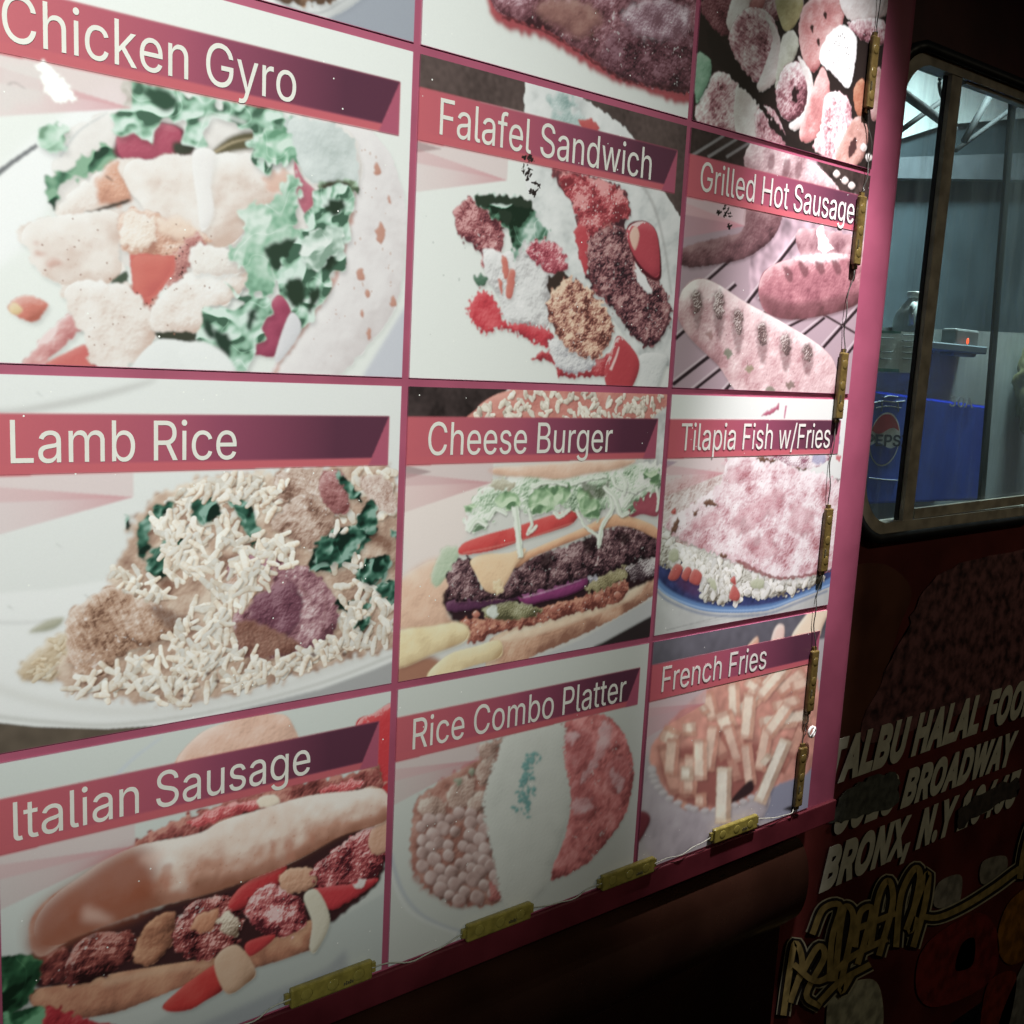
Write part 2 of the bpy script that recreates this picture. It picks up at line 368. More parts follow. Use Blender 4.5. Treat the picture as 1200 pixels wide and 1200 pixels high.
    lettuce([(352, 226), (420, 234), (500, 254), (590, 272), (680, 280), (770, 300), (840, 370), (790, 465), (720, 462), (700, 382), (640, 338), (590, 342), (565, 402), (520, 412),
             (500, 340), (450, 352), (414, 412), (366, 372), (300, 362), (312, 315), (360, 290)], GR, 8, 16, 16, .55)
    flat([(400, 246), (480, 262), (500, 288), (468, 312), (432, 290)], (46, 78, 58), True, 3, 2)
    stroke(curve([(560, 340), (620, 326), (690, 345)]), (222, 226, 220), 18, 10, 4, .7)
    lettuce([(720, 380), (800, 360), (842, 400), (830, 452), (760, 462), (716, 440)], [(96, 150, 116), (150, 196, 166), (204, 222, 208)], 4)
    blob([(800, 330), (900, 338), (985, 382), (1004, 470), (996, 520), (900, 520), (850, 480), (830, 420)], [(168, 180, 174), (198, 206, 202), (218, 224, 220)], 18, .9, 1.6, (4, 8, 16), .1, rag=3, shadow=.1)
    lettuce([(892, 520), (940, 508), (990, 506), (1000, 540), (940, 560)], [(66, 84, 60), (120, 140, 108), (170, 196, 170)], 3)
    flat([(905, 515), (970, 508), (975, 530), (915, 535)], (64, 60, 44), True, 3, 1)
    blob([(826, 455), (850, 500), (888, 545), (868, 610), (836, 560)], [(150, 64, 84), (188, 100, 118), (214, 160, 168)], 8, .9, .4)
    blob([(540, 430), (602, 428), (592, 520), (600, 600), (566, 650), (552, 560)], [(214, 208, 204), (230, 226, 222), (238, 237, 234)], 10, .8, .3, shadow=.12)
    lettuce([(800, 500), (842, 500), (838, 560), (830, 630), (858, 660), (806, 720), (775, 800), (700, 830), (690, 762), (636, 712), (692, 652), (662, 590), (720, 568), (770, 560)],
            [(92, 142, 112), (138, 184, 154), (178, 206, 186), (210, 224, 212)], 6, 8, 64, .4, k=.7)
    flat([(745, 690), (835, 672), (838, 720), (780, 760), (752, 730)], (42, 62, 46), True, 3, 2)
    lettuce([(842, 640), (884, 562), (905, 530), (988, 542), (985, 640), (950, 760), (905, 830), (862, 925), (800, 875), (772, 780), (810, 720)], GR, 8, 16, 16, .5, k=1.3)
    for p in ([(880, 700), (930, 690), (940, 740), (905, 760)], [(800, 800), (850, 780), (850, 850), (820, 860)], [(905, 575), (960, 560), (965, 590), (930, 600)], [(865, 830), (890, 800), (895, 850), (870, 880)]):
        flat(p, (40, 58, 42), True, 3, 3)
    lettuce([(838, 690), (880, 650), (960, 640), (960, 700), (930, 720), (880, 760)], [(130, 160, 140), (190, 210, 196), (222, 230, 222)], 4)
    blob([(706, 985), (738, 900), (780, 828), (818, 880), (790, 965), (770, 1002), (735, 1000)], [(128, 42, 70), (170, 68, 98), (196, 104, 126)], 14, .8, .4, mot=.06)
    blob([(815, 880), (845, 925), (790, 1010), (772, 1000)], [(190, 190, 192), (212, 210, 212), (226, 224, 224)], 8, .7, .4)
    lettuce([(628, 800), (690, 820), (762, 850), (738, 930), (714, 990), (690, 1050), (640, 1030), (600, 975), (548, 945), (566, 872), (600, 862), (690, 850)], GR, 8, 16, 16, .55, k=1.2)
    for p in ([(600, 925), (640, 945), (645, 1000), (615, 985)], [(570, 900), (590, 905), (600, 950), (575, 940)], [(690, 880), (720, 870), (700, 930)]):
        flat(p, (38, 60, 46), True, 3, 2)
    blob([(560, 960), (620, 985), (660, 1040), (600, 1060), (520, 1030), (500, 980)], [(206, 210, 206), (226, 228, 224), (232, 233, 230)], 14, .6, .6, shadow=.05, soft=4)

def falafel():
    use(Crop(460, 0, 2.608, (202, 209, 200)), (0, 0)); bg((200, 208, 198))
    flat([(70, 150), (920, 370), (900, 700), (860, 640), (735, 425), (620, 330), (500, 262), (404, 250), (406, 345), (60, 270)], (74, 62, 57), soft=2, mot=.12, ms=(8, 64))
    flat([(70, 430), (150, 455), (70, 466)], (58, 48, 46))
    P3 = [(140, 150, 146), (196, 203, 196), (214, 219, 212)]
    blob([(404, 250), (470, 262), (560, 290), (650, 345), (738, 425), (805, 560), (862, 640), (884, 720), (872, 1090), (750, 1084), (690, 1000), (600, 900), (530, 835),
          (470, 735), (430, 655), (404, 560), (404, 400)], P3, 26, .8, 1.4, (8, 16), .07, rag=2, shadow=.2)
    for p in ([(470, 300), (520, 285), (560, 320), (500, 335)], [(480, 350), (560, 340), (590, 380), (520, 390)]):
        blob(p, [(120, 150, 142), (160, 182, 174), (190, 202, 196)], 6, .8, 1, (2, 4), .2, rag=5, soft=3, shadow=0)
    blob([(560, 372), (600, 362), (632, 392), (600, 400)], [(150, 50, 52), (176, 74, 72), (190, 110, 104)], 5, .6, .5, rag=2)
    stroke(curve([(760, 560), (800, 640), (830, 760), (850, 900)]), (150, 152, 146), 10, 5, 4, .6)
    # filling of the upright half
    blob([(488, 520), (560, 525), (700, 575), (722, 650), (705, 700), (765, 790), (838, 905), (842, 990), (795, 1056), (740, 1036), (680, 955), (612, 885), (582, 820), (562, 740), (556, 640), (515, 580)],
         [(60, 34, 40), (112, 58, 62), (168, 96, 92)], 18, 1.0, 2.6, (4, 8), .2, rag=5, shadow=.3, edge=.12, tx='fried')
    blob([(505, 535), (600, 540), (695, 580), (716, 660), (640, 690), (600, 745), (574, 720), (555, 640)], [(118, 38, 46), (172, 68, 74), (206, 140, 136)], 12, 1.3, 2.6, (2, 4, 8), .24, rag=5, shadow=0, tx='fried')
    blob([(556, 690), (592, 700), (596, 800), (586, 838), (562, 760)], [(140, 40, 50), (176, 58, 66), (196, 100, 100)], 8, .8, .5, rag=2, shadow=.1)
    blob([(600, 725), (660, 690), (704, 700), (770, 800), (838, 915), (838, 990), (793, 1052), (740, 1030), (690, 960), (618, 872), (594, 800)],
         [(42, 26, 32), (92, 52, 58), (140, 92, 92), (176, 138, 132)], 16, 1.2, 2.8, (2, 4, 8), .14, rag=4, shadow=.25, tx='fried')
    speck([(505, 535), (690, 580), (700, 690), (600, 700)], 50, (214, 190, 184), (.7, 1.8), .6)
    speck([(600, 720), (700, 700), (830, 920), (790, 1040), (620, 870)], 60, (190, 160, 156), (.6, 1.5), .5)
    blob([(740, 800), (760, 830), (790, 890), (770, 890), (745, 850)], [(190, 196, 190), (208, 212, 206), (214, 218, 212)], 5, .6, .6, rag=2)
    flat([(716, 690), (770, 676), (808, 720), (818, 850), (770, 842), (726, 770)], (80, 24, 34), True, 2)
    blob([(714, 700), (765, 676), (806, 716), (812, 840), (770, 826), (728, 766)], [(120, 36, 50), (172, 58, 70), (200, 100, 104)], 14, .9, .3, spec=.6, shadow=.2)
    blob([(722, 720), (740, 690), (752, 720), (738, 764)], [(180, 120, 100), (206, 172, 150), (216, 200, 184)], 5, .5, .4, soft=2, shadow=0)
    # lower half
    blob([(750, 1088), (832, 1084), (828, 1130), (800, 1195), (765, 1190)], P3, 12, .8, .8)
    blob([(185, 650), (215, 614), (262, 606), (328, 640), (335, 742), (300, 800), (262, 812), (262, 765), (208, 722)], [(84, 36, 44), (142, 78, 80), (190, 140, 136)], 10, 1.3, 2.2, (2, 4, 8), .2, rag=4, tx='fried')
    blob([(275, 760), (350, 770), (420, 735), (480, 775), (530, 850), (480, 900), (465, 1006), (350, 985), (318, 900), (285, 850)], [(134, 132, 130), (196, 200, 194), (214, 217, 211)], 18, 1.2, 2.0, (4, 8, 16), .08, rag=3, shadow=.3)
    lettuce([(246, 602), (330, 596), (404, 612), (452, 676), (474, 722), (402, 742), (372, 790), (350, 704), (290, 652)], [(20, 40, 26), (66, 110, 84), (122, 158, 138), (176, 196, 182)], 4, 8, 32, .4)
    flat([(320, 640), (360, 650), (350, 690), (330, 670)], (34, 50, 36), True, 2, 2)
    flat([(250, 598), (330, 596), (420, 616), (410, 632), (330, 622), (268, 632)], (38, 52, 38), True, 2, 2)
    blob([(405, 765), (440, 735), (495, 742), (532, 800), (500, 836), (440, 806)], [(130, 46, 60), (178, 88, 98), (210, 170, 168)], 9, 1.1, 1.8, (2, 4), .2, rag=4, tx='fried')
    flat([(470, 850), (520, 830), (540, 870), (510, 900), (480, 895)], (54, 42, 36), True, 2, 2)
    for q in ([(330, 782), (348, 790), (352, 840), (338, 850)], [(352, 830), (372, 830), (362, 905), (344, 902)], [(318, 850), (332, 860), (330, 900)]):
        blob(q, [(150, 70, 60), (186, 104, 88), (200, 146, 126)], 5, .8, .5, rag=1, shadow=.3)
    blob([(226, 952), (250, 905), (280, 884), (318, 930), (345, 985), (410, 990), (480, 1012), (476, 1062), (400, 1030), (330, 1000), (290, 1018), (262, 1005)],
         [(132, 28, 42), (184, 48, 60), (206, 92, 96)], 12, 1, 1.2, (4, 8), .12, rag=4, rs=4)
    blob([(418, 1095), (470, 1068), (530, 1062), (600, 1100), (700, 1064), (660, 1140), (580, 1150), (508, 1148), (490, 1110)], [(130, 32, 44), (172, 56, 62), (200, 116, 114)], 9, 1, 1.4, (2, 4, 8), .16, rag=4)
    blob([(474, 1040), (540, 1040), (604, 1080), (612, 1120), (560, 1140), (500, 1120)], [(138, 138, 142), (186, 190, 186), (208, 212, 206)], 11, 1.2, 2, (2, 4, 8), .12, rag=4)
    blob([(470, 930), (500, 872), (550, 850), (640, 925), (672, 1012), (624, 1092), (575, 1085), (530, 1062), (480, 985)], [(88, 48, 42), (152, 98, 82), (196, 158, 130), (212, 190, 160)], 16, 1.2, 2.6, (2, 4, 8), .16, rag=4, shadow=.35, tx='fried')
    speck([(480, 900), (550, 860), (660, 1000), (620, 1080), (500, 990)], 60, (206, 176, 150), (.7, 1.7), .55)
    blob([(645, 1130), (668, 1070), (692, 1026), (752, 1104), (722, 1192), (660, 1192)], [(112, 30, 42), (170, 52, 60), (190, 84, 86)], 14, .9, .3, spec=.5)
    stroke(curve([(664, 1130), (680, 1092), (690, 1060)]), (220, 200, 190), 8, 4, 2, .8)
    blob([(246, 850), (262, 836), (286, 850), (268, 876)], [(36, 60, 44), (72, 108, 84), (120, 150, 130)], 5, .9, .6, rag=3)
    speck([(60, 560), (230, 640), (220, 960), (60, 1100)], 6, (170, 178, 170), (1, 2.4), .7)

def kebab():
    use(Crop(760, 0, 2.553, (240, 232, 236)), (1, -1)); bg((42, 30, 28))
    M3 = [(92, 44, 54), (176, 112, 124), (224, 186, 192), (246, 236, 238)]
    ON = [(164, 132, 128), (214, 196, 194), (242, 234, 234)]
    TO = [(150, 70, 74), (206, 134, 134), (236, 200, 198)]
    def meat(p, b=.5): blob(p, M3, 16, 1.35, 1.0, (4, 8), .10, (16, 32), rag=2, shadow=.4, bias=b, tx='meat')
    def soft(p, c, b=.5): blob(p, c, 12, 1, .8, (4, 8), .08, rag=1, shadow=.4, bias=b)
    for x0, y0 in ((150, -330), (350, -330), (560, -330), (200, -190), (430, -210), (640, -180), (260, -80), (520, -90), (150, -110)):
        meat([(x0, y0), (x0 + 120, y0 - 60), (x0 + 190, y0 + 30), (x0 + 150, y0 + 130), (x0 + 40, y0 + 120)])
        soft([(x0 + 150, y0 + 10), (x0 + 200, y0 + 40), (x0 + 190, y0 + 130), (x0 + 140, y0 + 130)], TO if (x0 // 10) % 2 else ON)
    blob([(155, 5), (230, -20), (256, 55), (230, 105), (180, 70)], [(70, 30, 36), (122, 62, 72), (160, 104, 110)], 10, 1, 2, (2, 4), .2, rag=3)
    soft([(255, -20), (302, -20), (290, 40), (262, 95), (230, 70)], ON, .6)
    meat([(240, 90), (300, 20), (372, 55), (382, 150), (345, 245), (290, 225), (248, 150)])
    soft([(345, 40), (384, 95), (398, 185), (370, 250), (320, 270), (350, 180), (368, 110)], ON, .7)
    soft([(378, -10), (455, -10), (448, 50), (405, 92)], [(150, 130, 84), (196, 184, 130), (222, 214, 180)])
    soft([(448, 70), (478, 0), (575, -10), (580, 60), (545, 130), (492, 214), (455, 160)], TO, .6)
    for q in ((480, 80), (520, 40), (500, 120)): flat([(q[0], q[1]), (q[0] + 10, q[1] - 6), (q[0] + 8, q[1] + 18)], (60, 34, 30), True, 1, 1)
    soft([(575, -20), (695, -20), (688, 40), (640, 66), (590, 52)], ON, .8)
    meat([(592, 70), (640, 55), (700, 60), (708, 130), (640, 120)], .62)
    soft([(398, 110), (430, 90), (446, 130), (430, 180), (392, 230), (376, 260), (384, 180)], [(140, 130, 116), (196, 196, 180), (232, 230, 222)], .6)
    meat([(378, 285), (402, 200), (452, 188), (474, 262), (452, 345), (402, 352)])
    flat([(425, 270), (446, 262), (442, 300), (428, 300)], (46, 26, 28), True, 2, 3)
    soft([(444, 168), (482, 215), (492, 300), (470, 360), (438, 388), (418, 372), (462, 330), (472, 260)], ON, .7)
    soft([(448, 400), (486, 270), (518, 200), (540, 275), (510, 390), (476, 424)], TO, .6)
    soft([(508, 175), (536, 100), (578, 74), (618, 110), (614, 190), (596, 262), (556, 226)], [(196, 176, 178), (236, 226, 230), (252, 250, 250)], .8)
    speck([(520, 160), (580, 90), (610, 180), (590, 240)], 26, (90, 60, 62), (.7, 1.8), .8)
    meat([(490, 440), (512, 380), (530, 280), (592, 290), (604, 380), (575, 474), (530, 470)], .68)
    soft([(556, 470), (596, 376), (632, 345), (655, 395), (634, 480), (592, 494)], [(120, 70, 64), (196, 140, 130), (226, 190, 184)])
    flat([(600, 430), (620, 410), (615, 450), (595, 470)], (80, 46, 46), True, 2, 3)
    soft([(610, 270), (640, 236), (655, 330), (622, 342)], [(120, 60, 40), (180, 106, 78), (214, 160, 130)])
    soft([(655, 250), (690, 200), (700, 300), (668, 360)], [(150, 96, 96), (200, 150, 150), (230, 200, 200)])
    meat([(136, 335), (165, 270), (205, 214), (262, 240), (275, 330), (252, 404), (150, 366)], .55)
    soft([(262, 250), (320, 288), (332, 340), (318, 414), (258, 398)], ON, .7)
    meat([(318, 330), (372, 328), (408, 430), (330, 425)], .45)
    soft([(140, 165), (184, 180), (178, 240), (140, 306)], [(80, 120, 98), (136, 176, 150), (176, 202, 184)])
    flat([(170, 90), (205, 105), (260, 180), (320, 260), (345, 320), (408, 400), (450, 425), (480, 480), (430, 440), (380, 400), (315, 300), (250, 235), (190, 175)], (36, 26, 24), True, 2, 3)
    for q in ((655, 470), (585, 500), (690, 500), (560, 505), (640, 440)): soft([(q[0] - 10, q[1]), (q[0], q[1] - 12), (q[0] + 12, q[1]), (q[0], q[1] + 12)], ON, .7)

def hot_sausage():
    use(Crop(760, 0, 2.553, (236, 228, 234)), (1, 0)); bg((176, 146, 160))
    flat([(118, 370), (300, 420), (300, 505), (118, 470)], (56, 42, 42), soft=2, mot=.15)
    for x in (120, 175, 230): stroke([(x, 470), (x + 120, 395)], (150, 140, 146), 9, 7, 2, .8)
    flat([(480, 455), (680, 520), (680, 600), (560, 575)], (60, 44, 42), soft=3, mot=.2, rag=3)
    for x, y in ((560, 520), (585, 540), (605, 555), (620, 500)): blob([(x - 11, y), (x, y - 12), (x + 11, y), (x, y + 11)], [(170, 130, 120), (220, 200, 200), (244, 236, 240)], 5, .7, .3, shadow=.3)
    S3 = [(104, 56, 66), (176, 112, 124), (216, 172, 180), (240, 220, 224)]
    blob([(296, 436), (350, 418), (430, 445), (520, 510), (566, 572), (480, 552), (300, 510)], [(140, 96, 104), (206, 168, 176), (240, 222, 226)], 16, 1.2, 1, (4, 8), .1, rag=1)
    for x, y in ((360, 462), (405, 478), (440, 490)): flat([(x, y), (x + 16, y + 4), (x + 10, y + 40), (x - 6, y + 36)], (120, 76, 84), True, 3, 2, alpha=.7)
    # grill under the sausages
    flat([(300, 640), (640, 660), (640, 900), (300, 900)], (184, 150, 166), soft=5, mot=.2, ms=(16, 32))
    for a, b_, w in (((70, 1150), (360, 925), 11), ((60, 1030), (260, 850), 10), ((110, 1185), (230, 1090), 9), ((220, 1175), (300, 1085), 9), ((280, 925), (460, 690), 10),
                     ((150, 860), (330, 700), 9), ((330, 900), (500, 740), 8), ((400, 985), (470, 950), 8), ((450, 1010), (525, 950), 8), ((520, 1040), (640, 905), 9), ((580, 1075), (640, 1000), 8)):
        stroke([a, b_], (48, 32, 38), w, w, 1)
        stroke([(a[0] - 6, a[1] - 7), (b_[0] - 6, b_[1] - 7)], (226, 206, 216), 4, 4, 1, .55)
    stroke([(520, 940), (640, 1010)], (70, 50, 56), 7, 7, 1)
    blob([(100, 742), (200, 712), (276, 690), (290, 625), (392, 636), (372, 706), (300, 765), (200, 790), (100, 796)], [(66, 38, 44), (124, 80, 88), (164, 122, 128)], 18, 1.1, 1.2, (4, 8), .1, rag=1, shadow=.4)
    blob([(440, 690), (540, 690), (640, 720), (640, 800), (480, 790)], [(130, 80, 92), (190, 140, 150), (222, 184, 192)], 14, .8, 1, (4, 8), .14, rag=2)
    blob([(328, 850), (345, 810), (400, 780), (470, 768), (570, 758), (645, 780), (640, 890), (560, 934), (430, 956), (355, 938), (330, 895)],
         [(84, 44, 50), (150, 84, 98), (190, 120, 132), (226, 180, 188)], 26, 1.3, .7, (4, 8), .07, shadow=.4)
    flat([(335, 880), (450, 905), (640, 870), (640, 900), (560, 934), (430, 956), (355, 938)], (104, 62, 66), True, 8, 1, alpha=.6)
    for x, y in ((400, 800), (445, 785), (495, 780), (545, 778), (590, 782)):
        flat([(x, y), (x + 18, y - 2), (x + 30, y + 34), (x + 14, y + 40)], (104, 58, 66), True, 3, 3, alpha=.75)
    flat([(420, 770), (540, 756), (600, 768), (500, 782)], (240, 226, 232), True, 4, 3, alpha=.75)
    blob([(85, 920), (105, 858), (150, 832), (205, 850), (290, 905), (400, 965), (505, 1030), (556, 1090), (552, 1190), (300, 1190), (205, 1092), (130, 1020), (92, 965)],
         [(120, 72, 80), (190, 138, 146), (226, 190, 196), (246, 230, 232)], 34, 1.2, .7, (4, 8), .06, shadow=.45, bias=.52)
    for x, y, k in ((140, 880, 1), (205, 885, 1.3), (262, 935, 1.2), (335, 975, 1.1), (405, 1010, 1), (470, 1040, .8)):
        flat([(x - 16, y + 2), (x + 8, y - 16), (x + 20, y + 10 * k), (x + 18, y + 60 * k), (x + 4, y + 104 * k), (x - 12, y + 60 * k)], (92, 56, 58), True, 3, 4, 4, .55)
        blob([(x - 10, y), (x + 8, y - 10), (x + 16, y + 14), (x + 12, y + 50 * k), (x - 6, y + 46 * k)], [(50, 34, 34), (112, 84, 82), (226, 208, 208)], 5, 1.4, 2.4, (2, 4), .12, rag=3, shadow=0, alpha=.8)
    for x, y, c in ((235, 1055, (90, 110, 84)), (300, 1100, (130, 124, 90)), (420, 1150, (96, 80, 62)), (360, 1165, (96, 104, 80)), (180, 1000, (160, 110, 110))):
        blob([(x - 14, y), (x, y - 12), (x + 14, y + 2), (x, y + 14)], [c, c, (170, 150, 140)], 4, .5, .5, rag=3, soft=2, shadow=0, alpha=.75)
    speck([(100, 900), (200, 870), (520, 1060), (520, 1160), (300, 1160)], 80, (120, 78, 84), (.6, 1.5), .6)

def lamb_rice():
    use(Crop(0, 420, 2.4, (228, 230, 223)), (-1, 1)); bg((222, 224, 218))
    flat([(-60, 130), (30, 140), (250, 100), (420, 60), (420, 72), (260, 120), (40, 160), (-60, 160)], (178, 176, 170), True, 5, alpha=.6)
    # plate
    flat([(-80, 700), (200, 640), (700, 560), (1150, 560), (1150, 830), (1050, 870), (900, 925), (600, 1000), (450, 1026), (300, 1036), (100, 1030), (-80, 1010)], (231, 232, 227), True, 3)
    flat([(-80, 1014), (100, 1034), (300, 1040), (450, 1030), (600, 1004), (700, 985), (500, 1140), (-80, 1200)], (92, 80, 66), soft=2, mot=.1, ms=(16, 64))
    flat([(600, 1004), (900, 929), (1050, 874), (1160, 826), (1160, 960), (800, 1000), (560, 1060)], (172, 172, 170), soft=3)
    stroke(curve([(-60, 1000), (150, 1022), (330, 1028), (600, 990), (900, 912), (1150, 815)]), (198, 198, 190), 12, 8, 4, .8)
    stroke(curve([(-60, 905), (100, 960), (300, 990), (500, 985), (760, 930), (1000, 850), (1120, 800)]), (204, 202, 192), 20, 12, 8, .55)
    stroke(curve([(-40, 740), (60, 742), (160, 735)]), (200, 200, 196), 10, 6, 4, .6)
    blob([(80, 770), (130, 735), (180, 728), (150, 760)], [(120, 124, 96), (176, 174, 150), (206, 202, 184)], 6, .6, .5, soft=3, shadow=.1)
    blob([(50, 880), (110, 810), (180, 760), (230, 800), (220, 890), (160, 905), (90, 908)], [(170, 142, 108), (206, 184, 150), (226, 212, 188)], 14, .9, 2, (4, 8), .12, rag=4, soft=3, shadow=.15)
    scatter([(60, 890), (160, 780), (230, 800), (230, 890), (150, 905)], 34, 26, 7, [(176, 146, 108), (216, 196, 162), (232, 222, 200)], .25)
    # bed of rice
    bed = [(160, 905), (250, 720), (320, 600), (390, 430), (520, 350), (700, 320), (900, 310), (1100, 310), (1130, 760), (960, 850), (700, 930), (520, 965), (300, 955)]
    blob(bed, [(140, 100, 80), (196, 164, 140), (226, 208, 186)], 20, .7, 1.6, (4, 8), .16, rag=6, soft=3, shadow=.1)
    R = [(178, 140, 110), (226, 210, 186), (238, 233, 220), (242, 239, 230)]
    def spin(p): 
        lettuce(p, [(14, 40, 30), (34, 82, 64), (70, 122, 100), (136, 176, 158)], 3, 8, 16, .15, .4, k=1.2)
    scatter([(400, 470), (520, 360), (700, 330), (790, 400), (720, 440), (480, 500)], 80, 40, 8, R)
    T3 = [(120, 84, 68), (174, 138, 118), (206, 180, 162), (226, 210, 198)]
    def meat(p, c=T3, mot=.12): blob(p, c, 18, 1.0, 1.7, (2, 4, 8), mot, rag=3, shadow=.35, tx='meat')
    scatter([(780, 330), (900, 312), (1100, 320), (1110, 460), (1000, 470), (940, 420)], 26, 40, 10, R, .35)
    scatter([(760, 830), (950, 700), (1110, 720), (1100, 790), (940, 850), (800, 880)], 60, 42, 8, R, .4)
    meat([(775, 318), (900, 305), (960, 330), (965, 400), (920, 430), (850, 385), (790, 400)])
    meat([(895, 330), (960, 318), (980, 420), (945, 440), (910, 415)], [(120, 60, 60), (172, 110, 108), (206, 160, 156)])
    meat([(750, 455), (800, 410), (852, 376), (925, 425), (934, 485), (882, 535), (800, 500)])
    meat([(1010, 330), (1090, 340), (1110, 440), (1040, 400)], [(170, 130, 112), (214, 190, 176), (230, 220, 208)])
    for p in ([(398, 445), (470, 400), (484, 420), (424, 470), (412, 560), (384, 532)], [(540, 398), (604, 388), (614, 442), (572, 464), (534, 432)],
              [(640, 392), (704, 410), (728, 492), (708, 528), (668, 440)], [(412, 562), (470, 508), (474, 604), (430, 614), (408, 590)],
              [(866, 562), (926, 482), (1046, 468), (1036, 512), (962, 584), (890, 596)], [(944, 316), (1012, 380), (1000, 402), (958, 352)],
              [(1000, 450), (1046, 392), (1056, 480), (1012, 482)], [(1000, 582), (1084, 548), (1094, 592), (1042, 642), (1006, 642)], [(1046, 642), (1112, 620), (1106, 692), (1036, 680)],
              [(988, 752), (1042, 718), (1020, 764)], [(346, 442), (368, 460), (362, 480)], [(1092, 482), (1122, 490), (1116, 512)], [(470, 520), (530, 500), (520, 560), (476, 580)], [(944, 676), (1060, 690), (962, 708)]):
        spin(p)
    stroke(curve([(880, 572), (950, 520), (1036, 480)]), (150, 182, 166), 5, 2, 1, .7)
    stroke(curve([(430, 560), (448, 540), (466, 520)]), (120, 160, 140), 4, 2, 1, .7)
    scatter([(940, 470), (1060, 560), (1110, 720), (1080, 800), (960, 800), (940, 640)], 52, 36, 9, R)
    for p in ([(1000, 600), (1070, 560), (1084, 596), (1040, 636)], [(1052, 645), (1108, 626), (1100, 680)], [(990, 752), (1036, 722), (1018, 760)], [(880, 560), (930, 500), (1030, 480), (960, 572)]): spin(p)
    scatter([(320, 590), (420, 600), (480, 690), (380, 700), (310, 640)], 30, 44, 8.2, R, .4)
    scatter([(420, 440), (540, 460), (560, 600), (480, 620)], 34, 40, 9, R, .4)
    # lumps of lamb
    meat([(184, 730), (240, 680), (305, 636), (380, 670), (440, 692), (545, 740), (520, 765), (430, 800), (340, 832), (282, 895), (200, 865)],
         [(112, 76, 56), (178, 138, 110), (206, 174, 150), (226, 208, 192)], mot=.1)
    flat([(420, 690), (545, 738), (520, 768), (470, 760)], (104, 70, 58), True, 5, 2, alpha=.7)
    for y in range(700, 860, 13): stroke(curve([(225 + rng.uniform(-10, 10), y), (300, y + rng.uniform(-10, 6)), (380 + rng.uniform(-20, 40), y - rng.uniform(0, 20))]), (140, 100, 78), 3, 1.5, 1, .5, 2)
    meat([(636, 610), (660, 560), (692, 536), (780, 568), (862, 588), (934, 660), (945, 760), (866, 815), (800, 835), (690, 836), (655, 770), (650, 690)],
         [(96, 52, 62), (150, 98, 108), (190, 146, 150), (224, 200, 200)])
    blob([(640, 612), (690, 560), (770, 580), (760, 640), (700, 700), (656, 690)], [(150, 110, 92), (200, 162, 140), (226, 206, 192)], 12, .8, 1.4, (2, 4), .12, rag=3, soft=3, shadow=0)
    blob([(700, 690), (760, 640), (830, 640), (850, 720), (800, 780), (720, 740)], [(70, 34, 48), (122, 70, 86), (166, 120, 132)], 14, .9, 1.8, (2, 4), .14, rag=4, soft=4, shadow=0)
    blob([(655, 750), (720, 740), (800, 780), (840, 805), (790, 836), (690, 836)], [(88, 48, 38), (140, 92, 76), (172, 128, 108)], 9, .8, 1.8, (2, 4), .12, rag=3, soft=3, shadow=0)
    for x in range(665, 830, 14): stroke(curve([(x, 752 + (x - 665) * .2), (x + 6, 790), (x + 16, 830)]), (80, 44, 38), 3, 2, 1, .5, 2)
    for q in ([(840, 640), (880, 690), (870, 760)], [(900, 640), (915, 700), (900, 780)], [(860, 690), (920, 690)]): stroke(curve(q), (130, 84, 80), 3, 1.5, 1, .6, 2)
    blob([(690, 545), (760, 560), (770, 590), (720, 600)], [(150, 96, 110), (186, 136, 146), (220, 190, 194)], 6, .8, 1.5, (2, 4), .15, rag=3, soft=3, shadow=0)
    # grains over the lamb and along the plate
    scatter([(480, 480), (600, 440), (700, 500), (760, 600), (690, 690), (620, 700), (560, 640), (480, 650)], 74, 46, 8.4, R, .38)
    scatter([(640, 560), (740, 600), (760, 640), (690, 690), (620, 640)], 14, 56, 9, R, .4)
    scatter([(540, 690), (640, 690), (690, 840), (560, 860), (470, 840), (480, 760)], 60, 46, 8.4, R, .38)
    scatter([(170, 900), (280, 880), (400, 830), (600, 820), (800, 840), (950, 780), (960, 820), (760, 900), (620, 950), (480, 966), (300, 950), (180, 940)], 150, 44, 8.2, R, .42)
    scatter([(820, 360), (780, 340), (640, 330), (500, 380), (600, 380), (760, 440)], 36, 38, 9, R, .35)
    scatter([(720, 480), (800, 500), (870, 560), (800, 590), (730, 560)], 22, 42, 9, R, .35)
    for x, y in ((512, 945), (582, 885), (880, 830), (965, 830), (520, 900), (610, 905)): flat([(x - 8, y), (x, y - 6), (x + 9, y), (x, y + 7)], (90, 54, 46), True, 2, 1, alpha=.8)
    for x, y in ((165, 525), (30, 700), (245, 668), (110, 100)): stroke([(x - 8, y - 6), (x + 10, y + 8)], (196, 198, 192), 5, 2, 1, .8)

